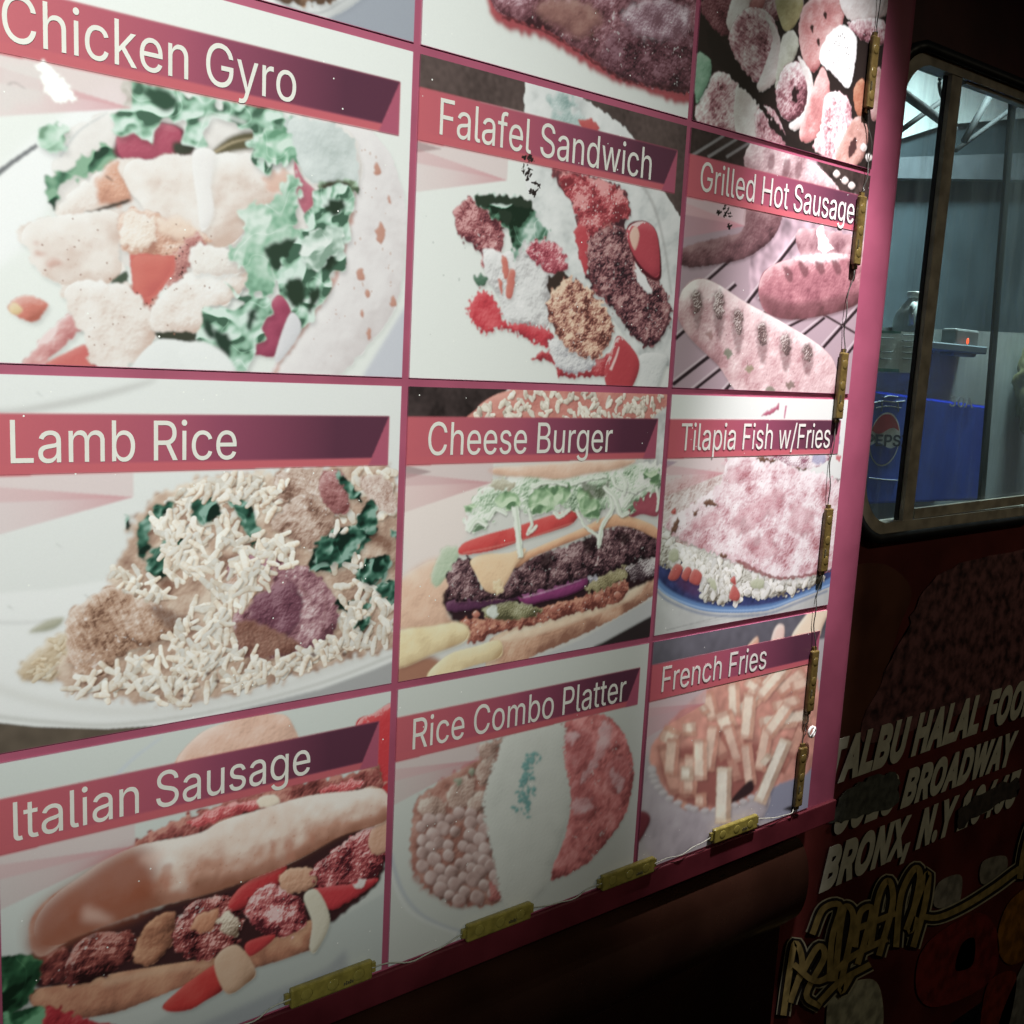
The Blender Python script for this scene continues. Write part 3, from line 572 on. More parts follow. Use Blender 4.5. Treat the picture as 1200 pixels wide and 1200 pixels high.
def burger():
    use(Crop(440, 440, 3.078, (192, 194, 186), .8), (0, 1)); bg((186, 186, 176))
    flat([(100, 30), (480, 40), (400, 160), (100, 160)], (48, 38, 36), soft=2, mot=.15)
    blob([(335, 175), (362, 120), (390, 92), (450, 62), (560, 40), (800, 40), (1060, 50), (1060, 200), (600, 220)], [(138, 76, 66), (182, 110, 96), (204, 146, 128)], 30, .9, .8, (4, 8), .06, shadow=.1)
    scatter([(390, 95), (480, 62), (760, 60), (1040, 75), (1040, 165), (350, 160)], 130, 22, 7.5, [(150, 128, 108), (196, 186, 166), (214, 208, 192)], .4, lj=.25)
    flat([(1000, 150), (1060, 100), (1060, 340), (960, 340)], (176, 178, 172), soft=3, mot=.08)
    flat([(105, 322), (200, 346), (105, 372)], (44, 34, 34))
    flat([(100, 372), (420, 390), (420, 420), (320, 600), (250, 700), (100, 760)], (200, 188, 178), soft=12)
    # blurred bread on the left
    blob([(80, 760), (150, 690), (230, 660), (275, 720), (262, 860), (320, 900), (80, 920)], [(150, 104, 78), (202, 164, 134), (210, 190, 166)], 26, .8, .6, mot=.06, soft=9, shadow=0)
    blob([(230, 640), (262, 610), (300, 640), (262, 720), (215, 760), (196, 720)], [(110, 140, 104), (160, 176, 146), (196, 200, 180)], 8, .7, 1, rag=2, soft=4, shadow=0)
    # bottom bun, plate
    flat([(520, 1040), (740, 950), (1040, 780), (1040, 850), (690, 1030), (560, 1080)], (168, 170, 166), soft=3)
    flat([(640, 1040), (820, 960), (1040, 840), (1040, 1040)], (44, 36, 36), soft=3)
    blob([(405, 960), (470, 915), (560, 885), (760, 825), (905, 765), (1020, 690), (1020, 770), (900, 852), (760, 925), (600, 995), (470, 1050), (400, 1060)],
         [(134, 88, 66), (186, 140, 108), (206, 180, 148)], 24, 1.1, .8, (4, 8), .07, rag=1, shadow=.1, tx='soft')
    blob([(420, 960), (560, 896), (760, 836), (900, 780), (985, 725), (930, 800), (760, 872), (560, 940)], [(186, 150, 118), (208, 184, 152), (216, 202, 176)], 10, .6, .6, mot=.05, soft=4, shadow=0)
    # relish, shadow, onions
    flat([(252, 770), (440, 780), (700, 720), (1020, 620), (1020, 720), (880, 780), (560, 880), (330, 900), (262, 860)], (44, 26, 30), True, 3, 2)
    blob([(300, 880), (400, 872), (560, 842), (760, 788), (890, 735), (905, 780), (870, 820), (740, 850), (560, 900), (450, 925), (350, 965), (318, 930)],
         [(96, 44, 36), (150, 82, 64), (188, 128, 100)], 12, 1.2, 2.2, (4, 8), .16, rag=4, shadow=.2, tx='fried')
    blob([(380, 842), (462, 808), (600, 840), (525, 876), (425, 876)], [(70, 66, 40), (124, 120, 80), (166, 164, 128)], 9, 1.1, 1.6, (2, 4), .16, rag=3)
    blob([(395, 845), (430, 820), (440, 860), (410, 870)], [(150, 156, 146), (186, 192, 178), (206, 210, 198)], 5, .8, 1.2, rag=3, shadow=0)
    blob([(750, 760), (820, 715), (890, 680), (905, 722), (850, 755), (790, 778)], [(90, 80, 48), (146, 136, 92), (180, 170, 130)], 8, 1.1, 1.5, (2, 4), .14, rag=4)
    blob([(255, 815), (330, 800), (480, 790), (520, 800), (400, 830), (270, 850)], [(50, 22, 44), (88, 44, 74), (120, 76, 100)], 8, 1, .8, rag=1)
    blob([(512, 796), (560, 778), (640, 752), (748, 716), (756, 758), (690, 792), (620, 808), (545, 824)], [(74, 22, 58), (134, 46, 104), (176, 96, 148)], 10, 1.2, .4, shadow=.4)
    stroke(curve([(530, 800), (620, 776), (740, 736)]), (196, 150, 178), 6, 4, 1, .7)
    blob([(750, 710), (780, 694), (800, 720), (770, 742)], [(110, 108, 120), (170, 168, 176), (206, 204, 206)], 6, 1, 1.8, (2, 4), .2, rag=4)
    blob([(900, 690), (960, 650), (1015, 660), (990, 720), (920, 735)], [(60, 44, 50), (120, 104, 106), (186, 180, 176)], 8, 1.2, 2.4, (2, 4), .22, rag=4)
    for x, y in ((325, 890), (360, 860), (800, 800), (640, 840), (870, 790)): blob([(x - 14, y), (x, y - 14), (x + 14, y), (x, y + 13)], [(130, 60, 48), (176, 106, 84), (206, 160, 136)], 5, 1, .6, spec=.3)
    # patty
    blob([(255, 720), (275, 680), (312, 655), (350, 668), (372, 740), (402, 776), (442, 772), (492, 690), (600, 640), (760, 585), (882, 538), (985, 556), (1020, 600), (1010, 640), (880, 690), (700, 745), (560, 784), (430, 812), (330, 812), (258, 800)],
         [(32, 20, 24), (76, 48, 54), (112, 78, 80), (160, 130, 128)], 18, 1.1, 2.6, (2, 4, 8), .12, rag=4, shadow=.4, edge=.15, tx='fried')
    speck([(262, 700), (360, 690), (360, 790), (270, 790)], 18, (176, 150, 150), (.7, 1.7), .4)
    speck([(500, 700), (880, 550), (1010, 600), (880, 670), (560, 770)], 40, (160, 128, 126), (.6, 1.5), .35)
    for p in ([(590, 650), (640, 640), (630, 690), (600, 700)], [(745, 590), (800, 580), (790, 620), (760, 640)], [(870, 560), (920, 580), (890, 610)]): flat(p, (30, 18, 20), True, 3, 4, 4, .8)
    # cheese
    CH = [(150, 96, 66), (206, 154, 110), (216, 184, 142)]
    blob([(470, 690), (500, 655), (600, 610), (720, 560), (860, 500), (980, 530), (1020, 560), (1020, 590), (930, 550), (850, 545), (720, 592), (570, 652), (510, 690)], CH, 9, 1, .4, mot=.04, shadow=.35)
    blob([(340, 668), (390, 642), (470, 640), (540, 624), (500, 688), (472, 742), (440, 782), (392, 772), (358, 712)], [(176, 134, 96), (210, 178, 134), (216, 194, 158)], 12, .9, .6, mot=.05, shadow=.35)
    blob([(420, 750), (446, 730), (456, 770), (432, 786)], [(176, 150, 104), (206, 184, 140), (214, 200, 168)], 4, 1, 1.2, rag=3, shadow=.2)
    # tomato
    blob([(306, 645), (312, 606), (400, 572), (500, 545), (640, 500), (730, 485), (710, 532), (640, 560), (540, 590), (430, 628)], [(140, 32, 34), (192, 50, 48), (206, 84, 76)], 11, .9, .4, mot=.06, shadow=.3)
    stroke(curve([(312, 640), (430, 616), (560, 580), (710, 530)]), (206, 120, 104), 6, 4, 1, .5)
    blob([(905, 480), (950, 430), (990, 405), (1020, 430), (1015, 505), (960, 500), (920, 510)], [(110, 40, 56), (156, 66, 80), (180, 110, 116)], 10, .8, .4)
    # shredded lettuce
    LT = [(86, 112, 82), (148, 172, 140), (188, 200, 178), (208, 212, 198)]
    blob([(395, 400), (520, 350), (700, 345), (860, 320), (1030, 320), (1030, 400), (960, 435), (905, 500), (830, 470), (790, 520), (700, 480), (560, 495), (450, 482), (380, 560), (322, 560), (330, 470)],
         LT, 16, 1.1, 2.4, (4, 8), .16, rag=6, shadow=.3, bias=.62)
    for p in ([(430, 440), (480, 410), (520, 470), (450, 480)], [(560, 420), (640, 400), (640, 480), (560, 490)], [(640, 400), (700, 390), (690, 450), (650, 460)], [(730, 400), (800, 450), (800, 510), (740, 500)], [(960, 350), (1020, 340), (1010, 390)], [(320, 470), (370, 460), (340, 490)]):
        lettuce(p, [(80, 116, 76), (132, 166, 120), (176, 196, 160)], 3, 8, 16, .3, .2)
    flat([(740, 380), (800, 400), (840, 380), (830, 430), (770, 440)], (70, 70, 52), True, 3, 3, alpha=.7)
    LS = (204, 210, 194)
    for q, w in (([(500, 470), (508, 540), (520, 655)], 26), ([(545, 480), (560, 530), (545, 570), (580, 540)], 12), ([(640, 490), (660, 505), (700, 480)], 16), ([(720, 480), (750, 540), (800, 580), (802, 620)], 11),
                 ([(802, 610), (815, 540), (850, 480), (840, 420)], 17), ([(820, 400), (860, 440), (880, 500), (910, 490)], 18), ([(890, 470), (930, 420), (970, 395)], 16), ([(700, 390), (760, 370), (830, 360)], 15),
                 ([(560, 400), (620, 380), (690, 395)], 16), ([(400, 520), (430, 480), (470, 500)], 18), ([(850, 360), (870, 400), (940, 420)], 14), ([(330, 560), (360, 520), (400, 540)], 20), ([(1010, 400), (1018, 450), (1008, 490)], 9), ([(880, 350), (900, 390), (890, 430)], 12)):
        q = curve(q)
        stroke(q + np.array([4, 6]), (70, 66, 56), w, w * .8, 2, .45)
        stroke(q, LS, w, w * .75, 1, 1, 1)
        stroke(q + np.array([w * .22, 0]), (168, 184, 156), w * .3, w * .2, 1, .7)
    blob([(410, 335), (560, 322), (920, 300), (880, 335), (760, 355), (662, 374), (570, 366), (440, 360)], [(170, 128, 100), (200, 164, 136), (208, 192, 172)], 10, .9, .6, mot=.06, soft=3, shadow=.2)
    blob([(400, 395), (440, 372), (500, 385), (480, 410)], [(120, 110, 84), (170, 164, 138), (200, 200, 182)], 6, .8, 1.4, rag=4, shadow=.1)
    # fried potato sticks in front
    flat([(70, 1050), (190, 1010), (240, 1050), (180, 1120), (70, 1140)], (150, 100, 74), True, 6)
    FR = [(160, 124, 76), (206, 188, 138), (216, 206, 168)]
    blob([(70, 930), (200, 902), (312, 892), (330, 950), (200, 1005), (70, 1050)], FR, 18, .8, .5, mot=.05, soft=3)
    blob([(185, 1075), (262, 1005), (360, 975), (440, 952), (456, 985), (440, 1018), (330, 1052), (220, 1094)], FR, 16, .9, .4, mot=.04, soft=2)

def tilapia():
    use(Crop(740, 440, 3.75, (236, 236, 234)), (1, 1)); bg((226, 230, 224))
    blob([(565, 175), (600, 150), (644, 124), (640, 150), (600, 172)], [(150, 50, 84), (182, 92, 118), (220, 170, 184)], 5, .8, .6, rag=2, shadow=0)
    stroke([(676, 132), (668, 188)], (196, 110, 140), 8, 5, 2)
    for x, y, c in ((900, 260, (150, 160, 190)), (905, 360, (206, 110, 116)), (880, 525, (214, 110, 110)), (900, 460, (130, 110, 110)), (900, 230, (120, 120, 140)), (905, 290, (170, 170, 200))):
        blob([(x - 13, y), (x, y - 15), (x + 13, y), (x, y + 15)], [c, c, (220, 210, 210)], 5, .6, .5, rag=3, soft=2, shadow=0)
    flat([(140, 372), (198, 378), (140, 412)], (54, 74, 134))
    # table, plate
    flat([(80, 900), (1000, 860), (1000, 1040), (80, 1160)], (196, 200, 196), soft=3, mot=.04, ms=(16, 64))
    stroke([(150, 1118), (420, 1050)], (150, 152, 150), 4, 2, 2, .8)
    stroke([(280, 1090), (560, 1040)], (170, 172, 170), 3, 2, 2, .8)
    flat([(90, 780), (300, 700), (900, 780), (1000, 800), (990, 870), (860, 930), (720, 985), (600, 1030), (450, 1042), (300, 1030), (170, 975), (90, 900)], (96, 138, 192), True, 2)
    flat([(100, 780), (300, 700), (900, 780), (960, 800), (880, 880), (720, 962), (600, 1002), (450, 1014), (310, 1002), (180, 950), (110, 880)], (56, 66, 116), True, 4, mot=.15)
    stroke(curve([(95, 905), (160, 965), (300, 1020), (450, 1032), (600, 1020), (720, 978), (860, 922), (960, 880)]), (150, 186, 226), 9, 9, 2, .9)
    stroke(curve([(95, 930), (160, 990), (300, 1044), (450, 1056), (600, 1044), (720, 1000), (860, 945)]), (70, 100, 150), 8, 6, 3, .8)
    flat([(180, 880), (290, 900), (290, 970), (220, 940)], (96, 50, 84), True, 8, alpha=.6)
    # rice, diced tomato, fish
    WR = [(150, 140, 120), (214, 212, 200), (236, 237, 230)]
    blob([(100, 520), (200, 450), (400, 420), (560, 560), (600, 800), (420, 860), (200, 740), (100, 680)], [(176, 130, 122), (220, 206, 200), (238, 234, 230)], 20, 1, 2.6, (4, 8), .12, rag=5, shadow=.1)
    blob([(110, 650), (200, 735), (330, 765), (470, 835), (640, 885), (825, 865), (835, 905), (700, 955), (640, 965), (560, 975), (480, 960), (400, 1000), (345, 995), (290, 960), (310, 880), (240, 820), (180, 850), (110, 800)],
         [(120, 110, 92), (204, 204, 190), (232, 234, 226)], 14, 1.3, 2.4, (4, 8), .14, rag=5, shadow=.4)
    scatter([(120, 660), (200, 740), (330, 770), (470, 840), (640, 890), (820, 870), (700, 950), (560, 970), (400, 995), (300, 960), (310, 880), (180, 840)], 150, 30, 13, [(140, 130, 108), (218, 216, 202), (238, 239, 232), (242, 242, 238)], .4, jit=.08)
    TM = [(140, 50, 46), (196, 92, 84), (220, 140, 128)]
    for p in ([(158, 885), (190, 828), (222, 842), (205, 885), (180, 900)], [(215, 880), (240, 840), (262, 856), (240, 900)], [(250, 900), (272, 850), (306, 872), (292, 918)], [(425, 975), (446, 918), (474, 962), (460, 990)], [(430, 900), (450, 880), (455, 920)], [(170, 600), (190, 580), (190, 610)]):
        blob(p, TM, 8, 1, .4, shadow=.35)
    for p in ([(160, 770), (195, 760), (205, 800), (170, 820)], [(520, 900), (570, 890), (575, 930), (530, 935)], [(330, 900), (360, 890), (370, 950)]): blob(p, [(140, 146, 110), (190, 196, 164), (220, 224, 204)], 7, .9, .6, rag=2)
    FS = [(176, 110, 116), (214, 172, 178), (234, 214, 216), (246, 238, 238)]
    blob([(395, 372), (480, 345), (560, 345), (640, 370), (740, 410), (870, 440), (930, 520), (900, 760), (850, 860), (640, 890), (470, 824), (300, 756), (172, 694), (150, 640), (215, 590), (330, 520), (408, 430)],
         FS, 34, .8, 2.8, (4, 8), .12, (8, 16, 32), rag=4, shadow=.4, bias=.60, tx='soft')
    for p in ([(430, 650), (480, 580), (560, 540), (640, 480), (660, 560), (560, 640), (480, 700)], [(480, 720), (600, 700), (640, 780), (560, 800)], [(260, 640), (360, 600), (380, 640), (280, 680)], [(400, 430), (460, 400), (520, 440), (430, 480)], [(700, 560), (800, 600), (780, 700), (690, 680)]):
        blob(p, [(160, 84, 94), (204, 142, 150), (230, 196, 200)], 12, .8, 2.2, (2, 4), .2, rag=6, soft=5, shadow=0, alpha=.65)
    flat([(480, 812), (640, 882), (850, 856), (850, 866), (640, 894), (470, 828)], (140, 72, 66), True, 2, 2, alpha=.8)
    speck([(400, 380), (700, 420), (850, 560), (840, 840), (640, 870), (300, 740), (180, 660), (400, 520)], 240, (140, 86, 84), (.5, 1.6), .6)
    for p in ([(315, 560), (340, 540), (378, 570), (350, 575)], [(168, 690), (185, 640), (206, 625), (195, 680)], [(262, 600), (290, 590), (282, 612)], [(380, 780), (420, 790), (400, 800)], [(710, 400), (780, 390), (760, 415)], [(540, 360), (600, 352), (640, 372), (580, 380)]):
        blob(p, [(70, 46, 36), (120, 84, 66), (170, 140, 120)], 4, 1, 1, rag=3, shadow=.1)
    blob([(560, 340), (640, 330), (760, 350), (860, 345), (840, 390), (740, 405), (640, 372)], [(150, 90, 110), (216, 196, 200), (240, 234, 234)], 9, 1.2, 2.2, (2, 4), .2, rag=4, shadow=0)
    flat([(795, 350), (850, 345), (840, 380), (800, 385)], (120, 130, 180), True, 4, 3, alpha=.6)

def italian():
    use(Crop(0, 800, 2.5, (164, 166, 158), .92), (-1, 2)); bg((150, 155, 146))
    stroke(curve([(330, 280), (390, 220), (470, 160)]), (138, 146, 156), 7, 4, 3, .7)
    blob([(510, 245), (570, 160), (650, 118), (790, 90), (850, 110), (860, 220), (600, 300)], [(112, 84, 68), (168, 138, 118), (180, 162, 148)], 24, 1, .8, mot=.06, shadow=.1)
    blob([(1040, 130), (1090, 90), (1170, 70), (1170, 320), (1100, 306)], [(96, 22, 26), (152, 40, 44), (176, 84, 82)], 16, .8, .4, spec=.3)
    blob([(1060, 250), (1110, 240), (1110, 300), (1060, 310)], [(60, 40, 30), (110, 74, 60), (150, 130, 110)], 6, 1, 1.4, rag=3)
    blob([(370, 480), (470, 420), (580, 375), (800, 300), (1000, 270), (1100, 250), (1110, 320), (930, 345), (740, 390), (600, 440), (430, 478)], [(66, 30, 28), (118, 62, 56), (150, 104, 90)], 14, 1.2, 2, (4, 8), .2, rag=4)
    for p in ([(560, 400), (640, 362), (720, 350), (700, 380), (580, 420)], [(660, 370), (740, 340), (800, 350), (700, 380)], [(940, 310), (1040, 280), (1060, 300), (960, 330)]): blob(p, [(110, 40, 42), (156, 66, 66), (180, 130, 124)], 8, 1.1, 1.6, (2, 4), .16, rag=3)
    blob([(750, 340), (800, 325), (815, 350), (770, 365)], [(150, 140, 120), (176, 166, 146), (180, 176, 160)], 5, .8, .5, rag=1)
    # plate paper, lower bun
    flat([(420, 1010), (1150, 600), (1150, 900), (700, 1010)], (140, 146, 138), soft=5)
    flat([(560, 1010), (960, 830), (1010, 780), (1030, 900), (820, 1010)], (108, 112, 116), soft=8, alpha=.6)
    stroke([(960, 690), (1070, 625)], (70, 62, 66), 6, 3, 2, .8)
    flat([(100, 780), (400, 680), (700, 560), (900, 470), (1130, 400), (1130, 500), (1090, 600), (900, 740), (620, 830), (300, 880), (110, 890)], (44, 24, 24), True, 3, 2)
    blob([(90, 900), (200, 880), (350, 846), (600, 806), (740, 776), (915, 692), (922, 770), (880, 790), (760, 830), (560, 880), (430, 930), (330, 966), (180, 985), (100, 950)], [(84, 52, 40), (142, 96, 72), (166, 128, 98)], 18, 1.1, .6, (4, 8), .08, shadow=.2, tx='soft')
    stroke(curve([(300, 880), (450, 845), (620, 822)]), (166, 140, 112), 18, 8, 6, .6)
    # filling
    DK = [(28, 12, 12), (74, 32, 30), (112, 56, 48), (150, 104, 92)]
    blob([(110, 800), (190, 770), (200, 850), (130, 880)], DK, 12, 1, 1.5, (4, 8), .15, rag=3, tx='meat')
    blob([(186, 860), (200, 800), (252, 738), (330, 730), (396, 738), (392, 790), (330, 840), (260, 876), (200, 886)], DK, 18, 1.2, 2.0, (2, 4, 8), .14, rag=3, spec=.15, tx='meat')
    blob([(386, 800), (420, 720), (462, 680), (508, 672), (514, 735), (470, 800), (420, 828)], [(74, 44, 32), (130, 86, 62), (162, 122, 92)], 14, 1.2, 1.2, (4, 8), .12, rag=2)
    blob([(505, 760), (520, 690), (562, 640), (668, 620), (704, 690), (690, 760), (640, 806), (560, 806)], [(30, 12, 14), (90, 36, 36), (130, 66, 60), (174, 130, 120)], 18, 1.2, 2.6, (2, 4, 8), .18, rag=4, spec=.2, tx='meat')
    blob([(560, 700), (590, 670), (640, 665), (620, 720), (570, 725)], [(110, 66, 46), (156, 108, 80), (176, 140, 112)], 8, 1, 1, rag=2)
    blob([(640, 690), (670, 670), (700, 700), (690, 740), (650, 730)], [(90, 74, 56), (146, 130, 110), (180, 170, 150)], 7, 1.2, 1.6, (2, 4), .2, rag=3)
    blob([(666, 650), (700, 600), (760, 560), (836, 532), (812, 590), (740, 640), (690, 664)], [(84, 20, 22), (146, 38, 40), (170, 80, 74)], 10, 1, .4)
    blob([(716, 660), (750, 610), (800, 588), (880, 640), (892, 710), (830, 742), (750, 720)], [(60, 22, 26), (124, 52, 54), (156, 88, 84), (186, 150, 144)], 16, 1.2, 2.4, (2, 4, 8), .2, rag=3, spec=.25, tx='meat')
    blob([(815, 565), (860, 540), (915, 545), (922, 590), (870, 612), (830, 605)], [(110, 74, 56), (160, 122, 96), (180, 152, 126)], 10, 1.1, 1.2, rag=2)
    blob([(915, 545), (960, 500), (1040, 440), (1120, 415), (1130, 495), (1085, 572), (1000, 590), (930, 595)], [(54, 20, 24), (116, 46, 48), (150, 78, 76), (180, 140, 134)], 16, 1.2, 2.6, (2, 4, 8), .2, rag=4, spec=.2, tx='meat')
    blob([(1080, 440), (1130, 400), (1135, 480), (1090, 500)], [(120, 84, 66), (160, 124, 100), (176, 150, 130)], 8, 1, .8, rag=1)
    blob([(910, 605), (1000, 590), (1105, 572), (1050, 620), (970, 662), (925, 650)], [(96, 22, 28), (152, 42, 46), (170, 80, 80)], 9, 1, .4, rag=1)
    blob([(1030, 590), (1070, 572), (1060, 600)], [(150, 140, 130), (170, 164, 156), (176, 172, 166)], 4, .8, 1.5, rag=3)
    blob([(720, 760), (800, 735), (790, 760), (730, 800)], [(100, 24, 28), (150, 44, 44), (166, 70, 66)], 7, 1, .4)
    blob([(888, 625), (928, 606), (965, 695), (925, 785), (905, 775), (912, 700)], [(120, 112, 92), (162, 158, 138), (172, 170, 154)], 9, .9, .4)
    # the bread
    blob([(84, 715), (128, 640), (230, 570), (330, 500), (430, 468), (580, 440), (650, 400), (740, 376), (900, 330), (1040, 314), (1090, 302), (1132, 325), (1128, 402), (1000, 446), (850, 526), (640, 606), (430, 664), (220, 744), (112, 800)],
         [(112, 74, 54), (150, 112, 92), (172, 156, 140), (180, 172, 160)], 46, 1.2, .6, (8, 16), .07, (32, 64), shadow=.35, bias=.56, tx='soft')
    flat([(84, 715), (128, 640), (230, 570), (330, 500), (430, 480), (460, 560), (430, 664), (220, 744), (112, 800)], (112, 58, 36), True, 16, alpha=.9)
    flat([(90, 740), (300, 660), (640, 570), (860, 490), (1120, 380), (1128, 402), (1000, 446), (850, 526), (640, 606), (430, 664), (220, 744), (112, 800)], (116, 72, 54), True, 8, alpha=.5)
    for p in ([(830, 470), (850, 455), (862, 500), (840, 515)], [(905, 440), (918, 450), (912, 480)], [(790, 450), (805, 470), (795, 495)], [(470, 540), (500, 530), (490, 600), (470, 590)]): flat(p, (140, 92, 72), True, 4, 2, alpha=.55)
    for p in ([(250, 650), (330, 690), (310, 700), (240, 690)], [(420, 500), (480, 490), (460, 530), (410, 530)]): flat(p, (176, 152, 136), True, 9, 2, alpha=.5)
    # loose pieces in front
    blob([(475, 945), (520, 900), (560, 868), (640, 822), (656, 890), (600, 930), (556, 955), (500, 962)], [(96, 20, 20), (152, 42, 38), (166, 72, 62)], 12, 1, .4, mot=.05)
    blob([(626, 812), (692, 766), (748, 842), (720, 880), (662, 908)], [(110, 80, 56), (160, 132, 106), (172, 152, 128)], 12, 1, .4, mot=.05)
    lettuce([(-40, 820), (30, 796), (66, 794), (118, 812), (110, 870), (92, 905), (60, 950), (-40, 1000)], [(8, 26, 14), (28, 62, 38), (60, 100, 66)], 2, 8, 32, .2)
    lettuce([(-40, 980), (60, 955), (120, 946), (138, 975), (130, 1020), (-40, 1040)], [(20, 50, 30), (50, 94, 62), (86, 132, 96)], 2, 8, 32, .2)
    blob([(132, 950), (180, 955), (260, 985), (345, 1000), (340, 1030), (140, 1030)], [(84, 18, 24), (136, 34, 40), (160, 70, 70)], 10, 1, 1.4, (4, 8), .12, rag=3)

def combo():
    use(Crop(430, 740, 3.0, (138, 141, 132), .7), (0, 2)); bg((124, 129, 118))
    stroke(curve([(84, 640), (80, 760), (118, 900), (180, 985), (260, 1030), (340, 1050), (460, 1040)]), (104, 112, 116), 12, 8, 4, .8)
    stroke(curve([(70, 640), (66, 770), (106, 915), (172, 1000), (330, 1066)]), (136, 140, 132), 10, 8, 4, .7)
    blob([(160, 620), (200, 560), (400, 430), (480, 370), (460, 460), (412, 600), (432, 760), (475, 935), (380, 962), (280, 952), (190, 884), (150, 790)],
         [(70, 40, 30), (114, 70, 54), (134, 98, 82)], 20, .9, 1.8, (4, 8), .14, rag=4, shadow=.15)
    for p in ([(180, 590), (250, 580), (274, 630), (250, 680), (190, 650)], [(280, 560), (350, 500), (380, 560), (330, 620), (290, 620)], [(380, 480), (440, 430), (455, 480), (400, 540)], [(350, 590), (410, 560), (410, 620), (360, 640)], [(390, 400), (470, 385), (440, 430), (400, 450)]):
        blob(p, [(80, 58, 46), (124, 98, 82), (142, 132, 116)], 11, 1.1, 1.6, (2, 4), .14, rag=4, shadow=.4)
    for p in ([(300, 520), (330, 510), (325, 540)], [(350, 490), (375, 480), (370, 505)]): blob(p, [(56, 64, 46), (96, 100, 78), (124, 124, 104)], 5, .9, .8, rag=2)
    pts = []
    q = [(170, 680), (250, 640), (410, 620), (430, 760), (468, 920), (380, 955), (270, 935), (175, 800)]
    for _ in range(4000):
        p = np.array([rng.uniform(150, 480), rng.uniform(600, 960)])
        if inside(np.array(q, float), p) and len(pts) < 56 and all(np.hypot(*(p - o)) > rng.uniform(26, 44) for o in pts): pts.append(p)
    pts.sort(key=lambda p: p[1])
    for p in pts:
        r = rng.uniform(19, 27)
        blob([(p[0] - r, p[1]), (p[0] - .3 * r, p[1] - r), (p[0] + .9 * r, p[1] - .4 * r), (p[0] + .6 * r, p[1] + .9 * r), (p[0] - .5 * r, p[1] + .9 * r)], [(84, 60, 50), (124, 100, 90), (144, 130, 120)], 9, 1.1, .5, mot=.12, shadow=.5, sd=(2, 3))
    flat([(158, 790), (190, 880), (280, 950), (400, 955), (300, 965), (190, 900), (150, 830)], (110, 58, 44), True, 5, 3, alpha=.7)
    blob([(430, 880), (455, 900), (470, 935), (430, 940)], [(90, 40, 36), (130, 66, 58), (146, 96, 86)], 6, 1, 1.4, (2, 4), .16, rag=3)
    # curry
    blob([(660, 340), (740, 300), (822, 288), (880, 330), (915, 390), (934, 480), (925, 570), (895, 660), (800, 785), (720, 845), (636, 868), (660, 800), (690, 725), (714, 590), (690, 470), (676, 410)],
         [(92, 34, 34), (142, 66, 62), (160, 96, 90)], 22, .9, 1.6, (4, 8, 16), .14, rag=2, shadow=.15, tx='meat')
    for p in ([(700, 380), (760, 340), (790, 400), (740, 500), (700, 470)], [(720, 520), (790, 560), (800, 640), (730, 660)], [(840, 460), (910, 440), (910, 540), (850, 560)]): blob(p, [(88, 30, 30), (132, 58, 56), (156, 96, 92)], 12, 1, 1.6, (4, 8), .14, rag=3, soft=3, shadow=.1, alpha=.8)
    for p in ([(820, 320), (856, 330), (850, 400), (800, 470), (760, 530), (752, 510), (800, 420)], [(720, 600), (780, 580), (790, 620), (730, 640)], [(850, 480), (900, 520), (880, 560)], [(690, 360), (740, 350), (720, 390)]):
        blob(p, [(130, 84, 82), (150, 116, 114), (156, 134, 130)], 8, .8, 2.0, (2, 4), .2, rag=5, soft=4, shadow=0, alpha=.7)
    # rice with herbs
    blob([(480, 372), (560, 345), (684, 322), (690, 400), (694, 470), (712, 580), (690, 700), (652, 800), (636, 880), (560, 960), (478, 950), (440, 780), (406, 610), (430, 500), (456, 430)],
         [(100, 104, 96), (128, 132, 120), (138, 142, 130)], 24, .7, 1.3, (2, 4), .03, rag=4, rs=4, shadow=.08, bias=.6)
    for _ in range(70):
        t = rng.random(); x = 575 - 40 * t + rng.normal() * 16; y = 425 + 170 * t + rng.normal() * 8
        if rng.random() < .12: x, y = rng.uniform(510, 580), rng.uniform(600, 665)
        s = rng.uniform(4, 10)
        blob([(x - s, y), (x, y - s), (x + s, y), (x, y + s)], [(28, 70, 66), (62, 108, 100), (98, 134, 124)], 3, .8, .6, rag=3, shadow=.1)

